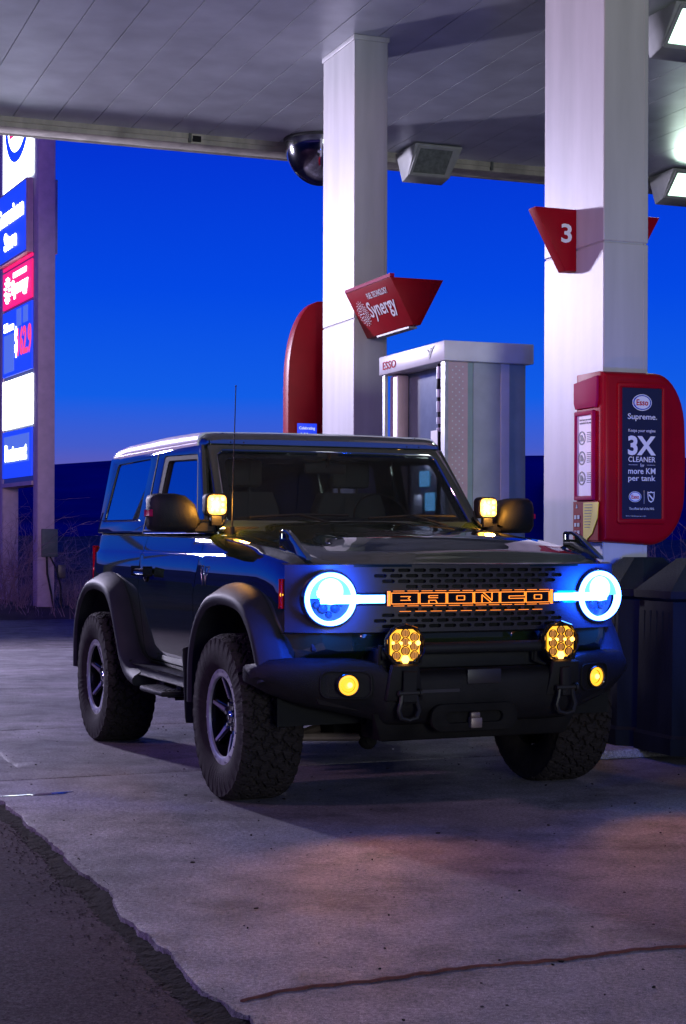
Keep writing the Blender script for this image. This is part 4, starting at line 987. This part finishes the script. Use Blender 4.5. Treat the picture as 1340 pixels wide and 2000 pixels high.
# centre section: recess, winch plate, fairlead, hook, shackles, valance
b = MB(); b.box((.62, -.50, .70), (.80, .50, .80), bev=.01); b.box((.55, -.80, .78), (.69, .80, .858), bev=.015); b.tube([(.86, -.52, .775), (.875, -.40, .800), (.875, .40, .800), (.86, .52, .775)], .028, n=12); b.build('upper_crossbar', bp, m='black')
b = MB(); b.box((.925, -.10, .63), (.938, .08, .70), bev=.004); b.box((.925, -.36, .595), (.934, -.14, .61)); b.build('licence_plate_mount', bp, m='grille')
for sg in (-1, 1):
    b = MB(); b.hexa([(.90, sg*.33, .56), (.93, sg*.33, .56), (.93, sg*.52, .56), (.90, sg*.52, .56), (.92, sg*.36, .735), (.955, sg*.36, .725), (.955, sg*.50, .725), (.92, sg*.50, .735)], bev=.008)
    b.box((.93, sg*.395, .56), (.975, sg*.445, .70), bev=.008); b.build('tow_bracket', bp, m='bumper')
    b = MB(); c0 = Vector((.965, sg*.42, .60)); b.tube([c0+Vector((0, a, z)) for a, z in ((-.035, 0), (-.040, -.04), (-.052, -.08), (-.040, -.115), (0, -.125), (.040, -.115), (.052, -.08), (.040, -.04), (.035, 0))], .011, n=8)
    b.cyl(c0+Vector((0, -.055, 0)), c0+Vector((0, .055, 0)), .013); b.cyl(c0+Vector((0, .05, 0)), c0+Vector((0, .062, 0)), .020); b.build('shackle', bp, m='iron')
b = MB(); b.plate(rrect(.46, .13, .06), [rrect(.30, .05, .025)], th=.03, bev=.006, mx=frame(Vector((.942, -.07, .475)), (0, 1, 0), (0, 0, 1))); b.plate(rrect(.44, .11, .05), th=.004, mx=frame(Vector((.93, -.07, .475)), (0, 1, 0), (0, 0, 1))); b.build('winch_fairlead', bp, m='under')
b = MB(); b.box((.945, -.105, .425), (.985, -.045, .475), bev=.006); b.box((.948, -.10, .47), (.975, -.05, .50), bev=.008); b.build('tow_hook_block', bp, m='skid')
b = MB(); b.hexa([(.35, -.40, .33), (.82, -.50, .36), (.82, .50, .36), (.35, .40, .33), (.35, -.40, .42), (.86, -.56, .50), (.86, .56, .50), (.35, .40, .42)], bev=.01)
for sg in (-1, 1): b.hexa([(.60, sg*.50, .49), (.84, sg*.50, .49), (.74, sg*.78, .54), (.60, sg*.78, .54), (.6, sg*.50, .60), (.80, sg*.5, .60), (.70, sg*.8, .60), (.6, sg*.8, .60)])
b.build('skid_plate', car, m='under')
# auxiliary round lamps
for sg in (-1, 1):
    c = Vector((.905, sg*.418, .818)); YM = Matrix.Translation(c) @ Matrix.Rotation(R(-90)+sg*R(2), 4, 'Z'); PM = YM @ Matrix(((1, 0, 0, 0), (0, 0, 1, 0), (0, 1, 0, 0), (0, 0, 0, 1)))
    b = MB(); b.lathe([(.001, -.085), (.05, -.082), (.085, -.05), (.104, -.01), (.105, .015), (.101, .022), (.096, .018), (.094, .0), (.001, .0)], n=10, mx=YM @ Matrix.Rotation(R(18), 4, 'Y')); al = b.build('auxiliary_lamp', car, m='gloss', sharp=25)
    oct_ = [(.040, .076), (.074, .050), (.074, -.040), (.040, -.072), (-.040, -.072), (-.074, -.040), (-.074, .050), (-.040, .076)]
    b = MB(); b.plate(oct_, th=.006, mx=PM @ Matrix.Translation((0, 0, .006))); b.build('amber_reflector', al, m='e_amber', sharp=0)
    b = MB()
    cells = [(0, .058), (-.046, .040), (.046, .040), (0, .018), (-.046, -.004), (.046, -.004), (0, -.024), (-.046, -.046), (.046, -.046)]
    for (x, z) in cells:
        b.plate(circ(.0215, 16, x, z), [circ(.0190, 16, x, z)], th=.012, mx=PM @ Matrix.Translation((0, 0, .012)), m='iron')
        b.plate(circ(.0165, 14, x, z), th=.004, mx=PM @ Matrix.Translation((0, 0, .012)), m='e_amberdim')
        for k in (-1, 0, 1): b.box((-.0008+k*.008, -.014, 0), (.0008+k*.008, .014, .003), mx=PM @ Matrix.Translation((x, z, .013)), m='iron')
    b.build('lens_cell', al, sharp=0)
    b = MB(); b.plate(circ(.021, 6, 0, -.064), th=.006, mx=PM @ Matrix.Translation((0, 0, .014)))
    for x, z in ((-.064, .012), (-.022, .012), (.022, .012), (.062, .014)): b.sphere(PM @ Vector((x, z, .014)), .008 if x > -.05 else .012, n=6)
    b.build('bright_led', al, m='e_amberhot', sharp=0)
    b = MB(); b.tube([c+Vector((-.03, -.11, 0)), c+Vector((-.05, -.11, -.09)), c+Vector((-.05, 0, -.13)), c+Vector((-.05, .11, -.09)), c+Vector((-.03, .11, 0))], .010); b.box(c+Vector((-.07, -.03, -.16)), c+Vector((-.03, .03, -.10))); b.build('lamp_bracket', al, m='iron')
# ditch lamps by the windshield
for sg in (-1, 1):
    c = Vector((-.636, sg*.834, 1.500)); PMx = Matrix.Translation(c) @ Matrix.Rotation(R(90)+sg*R(0), 4, 'Z') @ Matrix.Rotation(R(90), 4, 'X')   # plate x -> y, y -> z, normal +x
    b = MB(); b.plate(rrect(.125, .125, .03), th=.07, bev=.008, mx=PMx @ Matrix.Translation((0, 0, -.02))); dl = b.build('ditch_lamp', car, m='black', sharp=40)
    b = MB(); b.plate(rrect(.106, .106, .022), th=.006, mx=PMx @ Matrix.Translation((0, 0, .017))); b.build('amber_face', dl, m='e_amberdim', sharp=0)
    b = MB()
    for x in (-.034, 0, .034):
        for z in (-.034, 0, .034):
            if x or z: b.sphere(PMx @ Vector((x, z, .017)), .0155 if (x and z) else .012, n=7)
    b.build('led_core', dl, m='e_amberhot', sharp=0)
    b = MB(); b.box((-.66, sg*.834-.03, 1.385), (-.62, sg*.834+.03, 1.44), bev=.005); b.tube([(-.64, sg*.80, 1.39), (-.66, sg*.77, 1.43), (-.66, sg*.76, 1.48)], .006); b.build('lamp_bracket', dl, m='black')
# mirrors
for sg in (-1, 1):
    b = MB(); y0, y1 = .93, 1.185
    sec = []
    for y, zt, zb_, xf, xb in ((.915, 1.44, 1.375, -.66, -.76), (.95, 1.51, 1.355, -.63, -.80), (1.0, 1.548, 1.352, -.62, -.81), (1.06, 1.560, 1.352, -.625, -.81), (1.14, 1.560, 1.354, -.65, -.81), (1.172, 1.55, 1.365, -.68, -.80), (1.185, 1.53, 1.38, -.72, -.79)):
        y *= sg; sec.append([(xf-.03, y, zb_), (xf, y, zb_+.03), (xf, y, zt-.05), (xf-.02, y, zt-.012), (xf-.05, y, zt), (xb, y, zt), (xb, y, zb_)])
    b.loft(sec); b.box((-.78, sg*.85, 1.355), (-.66, sg*.95, 1.41), bev=.01); mr_ = b.build('door_mirror', car, m='black', sharp=50)
    b = MB(); b.box((-.785, sg*1.176, 1.438), (-.69, sg*1.192, 1.468), bev=.004); b.build('mirror_indicator', mr_, m='redtrim')
    b = MB(); b.box((-.815, sg*.965, 1.375), (-.811, sg*1.165, 1.54)); b.build('mirror_glass', mr_, m='chrome')
# antenna, wipers
b = MB(); b.tube([(-.55, -.77, 1.36), (-.54, -.77, 1.6), (-.51, -.765, 2.14)], [.006, .0035, .003], n=6); b.sphere((-.51, -.765, 2.14), .005, n=5); b.cyl((-.55, -.77, 1.33), (-.55, -.77, 1.38), .014); b.build('antenna', car, m='black')
for y0, y1 in ((-.62, -.02), (.10, .66)):
    b = MB(); p0 = WF @ Vector((y0, .055, .012)); p1 = WF @ Vector((y1, .075, .012)); b.tube([p0, (p0+p1)/2+Vector((.0, 0, .01)), p1], .007, n=6); b.tube([WF @ Vector((y1-.08, -.01, .02)), (p0+p1)/2+Vector((.01, 0, .012))], .008, n=6); b.build('wiper', car, m='black')
# fender cowl plate lit by the ditch lamps is part of the body
# steps, rails, mud flaps, rear bumper, underbody
for sg in (-1, 1):
    b = MB(); b.box((-1.85, sg*.86, .50), (-.60, sg*.965, .555), bev=.018); b.box((-1.85, sg*.75, .42), (-.62, sg*.87, .52), bev=.01); b.build('rock_rail', car, m='bumper')
    b = MB(); b.hexa([(-1.36, sg*.93, .435), (-.84, sg*.93, .435), (-.88, sg*1.07, .435), (-1.32, sg*1.07, .435), (-1.36, sg*.93, .465), (-.84, sg*.93, .465), (-.88, sg*1.07, .465), (-1.32, sg*1.07, .465)], bev=.012)
    for k in range(4): b.box((-1.28, sg*(.955+k*.026)-.005, .464), (-.92, sg*(.955+k*.026)+.005, .470), m='skid')
    b.box((-1.30, sg*.86, .44), (-1.22, sg*.95, .52)); b.box((-.98, sg*.86, .44), (-.90, sg*.95, .52)); b.box((-.80, sg*.78, .35), (-.72, sg*.90, .46), bev=.01); b.box((-1.55, sg*.70, .37), (-1.40, sg*.82, .47), bev=.01)
    b.mats = [M['bumper'], M['skid']] if len(b.mats) == 1 else b.mats
    b.build('side_step', car)
    b = MB(); b.hexa([(-.60, sg*.74, .335), (-.585, sg*.74, .30), (-.585, sg*1.02, .32), (-.60, sg*1.02, .355), (-.66, sg*.74, .80), (-.645, sg*.74, .80), (-.645, sg*1.02, .72), (-.66, sg*1.02, .72)], bev=.004); b.build('mud_flap', car, m='black')
b = MB(); b.box((-3.42, -.92, .56), (-3.16, .92, .74), bev=.03); b.build('rear_bumper', car, m='bumper')
b = MB(); b.box((-3.0, -.50, .42), (.60, -.40, .54)); b.box((-3.0, .40, .42), (.60, .50, .54)); b.box((-2.1, -.40, .36), (-.5, .40, .55)); b.cyl((-WB, -.80, .42), (-WB, .80, .42), .05); b.sphere((-WB, .1, .42), .15, n=10)
b.box((-.45, -.5, .45), (.5, .5, .75)); b.cyl((.0, -.74, .40), (0, .74, .40), .030); b.box((-.12, -.46, .28), (.14, .40, .40), bev=.03); b.build('chassis', car, m='under')
b = MB(); b.tube([(.14, -.70, .315), (.16, -.30, .300), (.16, .30, .300), (.14, .70, .315)], .022, n=10); b.tube([(.10, -.72, .29), (-.1, -.40, .33)], .03, n=8); b.tube([(.10, .72, .29), (-.1, .40, .33)], .03, n=8); b.build('control_arm', car, m='skid')
b = MB(); b.sphere((.17, -.28, .29), .05, sc=(1, 1, 1.1), n=8); b.cyl((.22, -.28, .29), (.19, -.28, .29), .03); b.box((.12, -.33, .30), (.20, -.23, .40), bev=.01); b.build('steering_joint', car, m='under')
# interior
b = MB(); b.box((-.98, -.70, 1.36), (-.72, .70, 1.415), bev=.02)
b.build('dashboard', car, m='black')
for sg in (-1, 1):
    b = MB(); b.loft([[(-1.62+k*.0, sg*.36+a, z) for a, z in rrect(.48-.04*k, .10, .04, 0, 0)] if False else [( -1.60+a2, sg*.36+a1*w_, z) for a1, a2 in rrect(1, .13, .05)] for z, w_, k in ((1.34, .50, 0), (1.50, .48, 1), (1.60, .40, 2))])
    b.box((-1.64, sg*.36-.13, 1.63), (-1.54, sg*.36+.13, 1.80), bev=.03); b.cyl((-1.6, sg*.36-.06, 1.58), (-1.6, sg*.36-.06, 1.66), .008); b.cyl((-1.6, sg*.36+.06, 1.58), (-1.6, sg*.36+.06, 1.66), .008); b.build('seat', car, m='seat')
b = MB(); b.lathe([(.185, -.012), (.19, 0), (.185, .012), (.178, 0), (.185, -.012)], n=32, mx=Matrix.Translation((-1.12, .38, 1.42)) @ Matrix.Rotation(R(65), 4, 'Y') @ Matrix.Rotation(R(90), 4, 'X')); b.build('steering_wheel', car, m='black')
b = MB(); b.box((-1.12, -.13, 1.70), (-1.09, .13, 1.765), bev=.012); b.cyl((-1.08, 0, 1.74), (-1.03, 0, 1.82), .01); b.box((-1.14, -.07, 1.78), (-1.06, .07, 1.83), bev=.01); b.build('rear_view_mirror', car, m='black')
# wheels
def tyre_mesh():
    prof = []   # (r, y, isTread)
    RT, HWD = .420, .152
    side = [(.222, -.118), (.232, -.128), (.250, -.140), (.290, -.155), (.330, -.160), (.365, -.158), (.385, -.155)]
    tread_y = np.linspace(-HWD, HWD, 72)
    n = 620; Rv = []; nper = 34; P = []
    pit = 2*math.pi*RT/nper
    # jittered interlocking cells
    cols = [-.128, -.078, -.026, .026, .078, .128]
    r_ = np.random.default_rng(5); cells = []
    for c_i, cy in enumerate(cols):
        for k in range(nper):
            cells.append(((k+.5*(c_i % 2)+r_.uniform(-.16, .16))*pit, cy+r_.uniform(-.008, .008)))
    cells = np.array(cells); LEN = nper*pit
    s_ = np.arange(n)/n*LEN
    SS, YY = np.meshgrid(s_, tread_y, indexing='ij')
    SSw = SS+.010*np.sin(YY*90)+.006*np.sin(YY*230+SS*40)
    YYw = YY+.006*np.sin(SS*110)
    d1 = np.full(SS.shape, 9.); d2 = np.full(SS.shape, 9.)
    for cx_, cy in cells:
        dx = np.abs(SSw-cx_) % LEN; dx = np.minimum(dx, LEN-dx); d = np.sqrt((dx*1.15)**2+((YYw-cy)*.95)**2)
        m_ = d < d1; d2 = np.where(m_, d1, np.minimum(d2, d)); d1 = np.where(m_, d, d1)
    gap_ = d2-d1; groove = np.clip(1-(gap_-.0075)/.0035, 0, 1)
    sipe = (np.sin(SS*2*math.pi/pit*3+YY*60) > .93)*.25
    rad = RT-.016*np.clip((np.abs(YY)-.10)/.052, 0, 1)**2.2-.016*np.maximum(groove, sipe*(groove < .5))
    bm_ = bmesh.new(); rings = []
    lug = (np.sin(s_*2*math.pi/pit*1.0) > -.1).astype(float)
    for i in range(n):
        a = 2*math.pi*i/n; ca, sa = math.cos(a), math.sin(a); ring = []
        for k, (r, y) in enumerate(side):
            if k == 5: r += .0; y -= .0015*lug[i]
            if k == 6: y -= .003*lug[i]; r += .002*lug[i]
            if k in (3, 4): y -= .0015*(math.sin(a*60) > .3)*(1 if (math.sin(a*3) > .2) else 0)
            ring.append((r*ca, y, r*sa))
        ring.append((.398*ca, (-.156-.003*lug[i]), .398*sa))
        for j, y in enumerate(tread_y): ring.append((rad[i, j]*ca, y, rad[i, j]*sa))
        ring.append((.398*ca, .156+.003*lug[i], .398*sa))
        for r, y in side[::-1]: ring.append((r*ca, -y, r*sa))
        rings.append([bm_.verts.new(p) for p in ring])
    for i in range(n):
        A, B = rings[i], rings[(i+1) % n]
        for j in range(len(A)-1): bm_.faces.new((A[j], B[j], B[j+1], A[j+1])).smooth = True
    return bm_
def make_wheel():
    # local axis Y; outer face is -Y
    b = MB(); b.lathe([(.222, .12), (.215, .115), (.205, .06), (.200, -.06), (.205, -.118), (.212, -.125)], n=48, m='gloss')
    b.lathe([(.001, -.040), (.16, -.030), (.205, .05)], n=40, m='dark')
    for k in range(6):
        a = 2*math.pi*k/6+.3; mx = Matrix.Rotation(a, 4, 'Y')
        b.hexa([(.035, -.066, -.030), (.205, -.112, -.020), (.205, -.06, -.020), (.035, -.03, -.030), (.035, -.066, .030), (.205, -.112, .020), (.205, -.06, .020), (.035, -.03, .030)], bev=.005, mx=mx, m='gloss')
        b.hexa([(.09, -.087, -.010), (.200, -.116, -.008), (.200, -.112, -.008), (.09, -.082, -.010), (.09, -.087, .010), (.200, -.116, .008), (.200, -.112, .008), (.09, -.082, .010)], mx=mx, m='ring')
        a2 = a+.52; c = Vector((.062*math.cos(a2), -.07, .062*math.sin(a2))); b.cyl(c, c+Vector((0, -.02, 0)), .011, m='chrome', n=6)
    b.cyl((0, -.03, 0), (0, -.075, 0), .085, m='gloss', n=36, bev=.006)
    w = b.build('wheel', car, sharp=35)
    b = MB(); b.add(tyre_mesh()); b.build('tyre', w, m='rubber', sharp=32)
    b = MB(); b.lathe([(.252, -.118), (.253, -.128), (.249, -.134), (.212, -.136), (.204, -.132), (.200, -.122)], n=64)
    for k in range(18):
        a = 2*math.pi*k/18+.1; c = Vector((.230*math.cos(a), -.1345, .230*math.sin(a))); b.cyl(c, c+Vector((0, -.004, 0)), .0062, m='dark', n=8)
    b.mats = [M['ring'], M['dark']]; q = b.build('beadlock_ring', w)
    b = MB(); b.lathe([(.001, -.098), (.018, -.0975), (.026, -.094), (.030, -.088), (.034, -.088), (.036, -.076)], n=32); b.build('hub_cap', w, m='chrome')
    b = MB(); b.lathe([(.0225, -.099), (.020, -.0995), (.019, -.0975)], n=24); b.build('cap_ring', w, m='dark')
    return w
w0 = make_wheel()
def copy_part(o, par):
    c = o.copy(); S.collection.objects.link(c); c.parent = par
    for ch in o.children: copy_part(ch, c)
    return c
for i, (x, sg) in enumerate(((0, -1), (-WB, -1), (0, 1), (-WB, 1))):
    w = w0 if i == 0 else copy_part(w0, car)
    w.location = (x, sg*.880, .415); w.rotation_euler = (0, 1.1*i, 0 if sg < 0 else math.pi)
    if x == 0 and True: w.rotation_euler.z += R(0)

# ------------------------------------------------------------------ lamps that throw light
def lamp(name, kind, mx, energy, col, parent=None, **kw):
    ld = bpy.data.lights.new(name, kind); ld.energy = energy; ld.color = col
    for k_, v in kw.items(): setattr(ld, k_, v)
    o = bpy.data.objects.new(name, ld); S.collection.objects.link(o)
    if parent: o.parent = parent; o.matrix_local = mx
    else: o.matrix_world = mx
    return o
def aim(p, d): return Matrix.Translation(p) @ Vector(d).to_track_quat('-Z', 'Y').to_matrix().to_4x4()
for sg in (-1, 1):
    lamp('fog_lamp_light', 'SPOT', aim((.85, sg*.67, .634), (1, sg*.15, -.28)), 28, (1, .36, .04), car, spot_size=R(100), spot_blend=.8, shadow_soft_size=.03)
    lamp('ditch_lamp_light', 'POINT', Matrix.Translation((-.57, sg*.834, 1.50)), 16, (1, .42, .05), car, shadow_soft_size=.03)
    hs = lamp('headlight_glow_helper', 'SPOT', aim((.97, sg*.755, 1.06), (-1, sg*.1, 0)), 200, (.0, .07, 1), car, spot_size=R(125), spot_blend=1, shadow_soft_size=.08); hs.data.specular_factor = 0  # added unseen spot ahead of each headlight, facing back to wash the fascia blue
# yard lamps standing out of frame: beyond the slab on the left, and near the shop side
def yard_lamp(x, y, h, label, col, power, target, lens, cone=140, soft=.45):
    yl = thing('yard_lamp', label, 'lamp', Matrix.Translation((x, y, 0)), 'yard lamps')
    d = (Vector(target)-Vector((x, y, 0))); d.z = 0; d.normalize(); a = math.atan2(d.y, d.x)
    H_ = thing('x', 'x', 'x'); bpy.data.objects.remove(H_)
    RZ = Matrix.Rotation(a, 4, 'Z')
    b = MB(); b.cyl((0, 0, -.2), (0, 0, h-.15), .09, r2=.06); b.tube([RZ @ Vector(p) for p in ((0, 0, h-.2), (.25, 0, h+.05), (.9, 0, h+.1))], .04); b.build('pole', yl, m='box')
    b = MB(); b.box((.55, -.3, h+.03), (1.15, .3, h+.15), bev=.03, mx=RZ); b.build('lamp_head', yl, m='box')
    b = MB(); b.box((.62, -.23, h+.015), (1.08, .23, h+.027), mx=RZ); b.build('lens', yl, m=lens)
    p = RZ @ Vector((.85, 0, h-.03)); lamp('yard_lamp_light', 'SPOT', aim(p, Vector(target)-Vector((x, y, 0))-p), power, col, yl, spot_size=R(cone), spot_blend=.6, shadow_soft_size=soft)
yard_lamp(-10.0, 21.8, 5.3, 'steel yard lamp out of frame left of the price sign', (.77, .72, 1.0), 9800, (-.5, 15.5, 1.8), 'e_canopy', 84)
yard_lamp(-13.5, 3.0, 6.5, 'steel yard lamp out of frame on the near left side', (1.0, .55, .86), 2900, (-3, 22, 1.5), 'e_canopy')
yard_lamp(8.0, -17.0, 3.4, 'steel yard lamp out of frame behind the camera', (.92, 1.0, .94), 8200, (1, 12, 2.5), 'e_canopy', 140, 2.5)
for u_, t_ in ((3.0, .5), (9.0, .5)):
    fixture(u_, t_, True, 'lit box lamp under the canopy behind the camera, on the '+('left' if u_ < 5 else 'right'), power=0)
    lamp('canopy_lamp_light', 'AREA', aim(site(u_, t_-.4, HC-.3), D1*8-UP*5), 22, (.84, .88, 1.0), None, size=.6, shape='SQUARE')
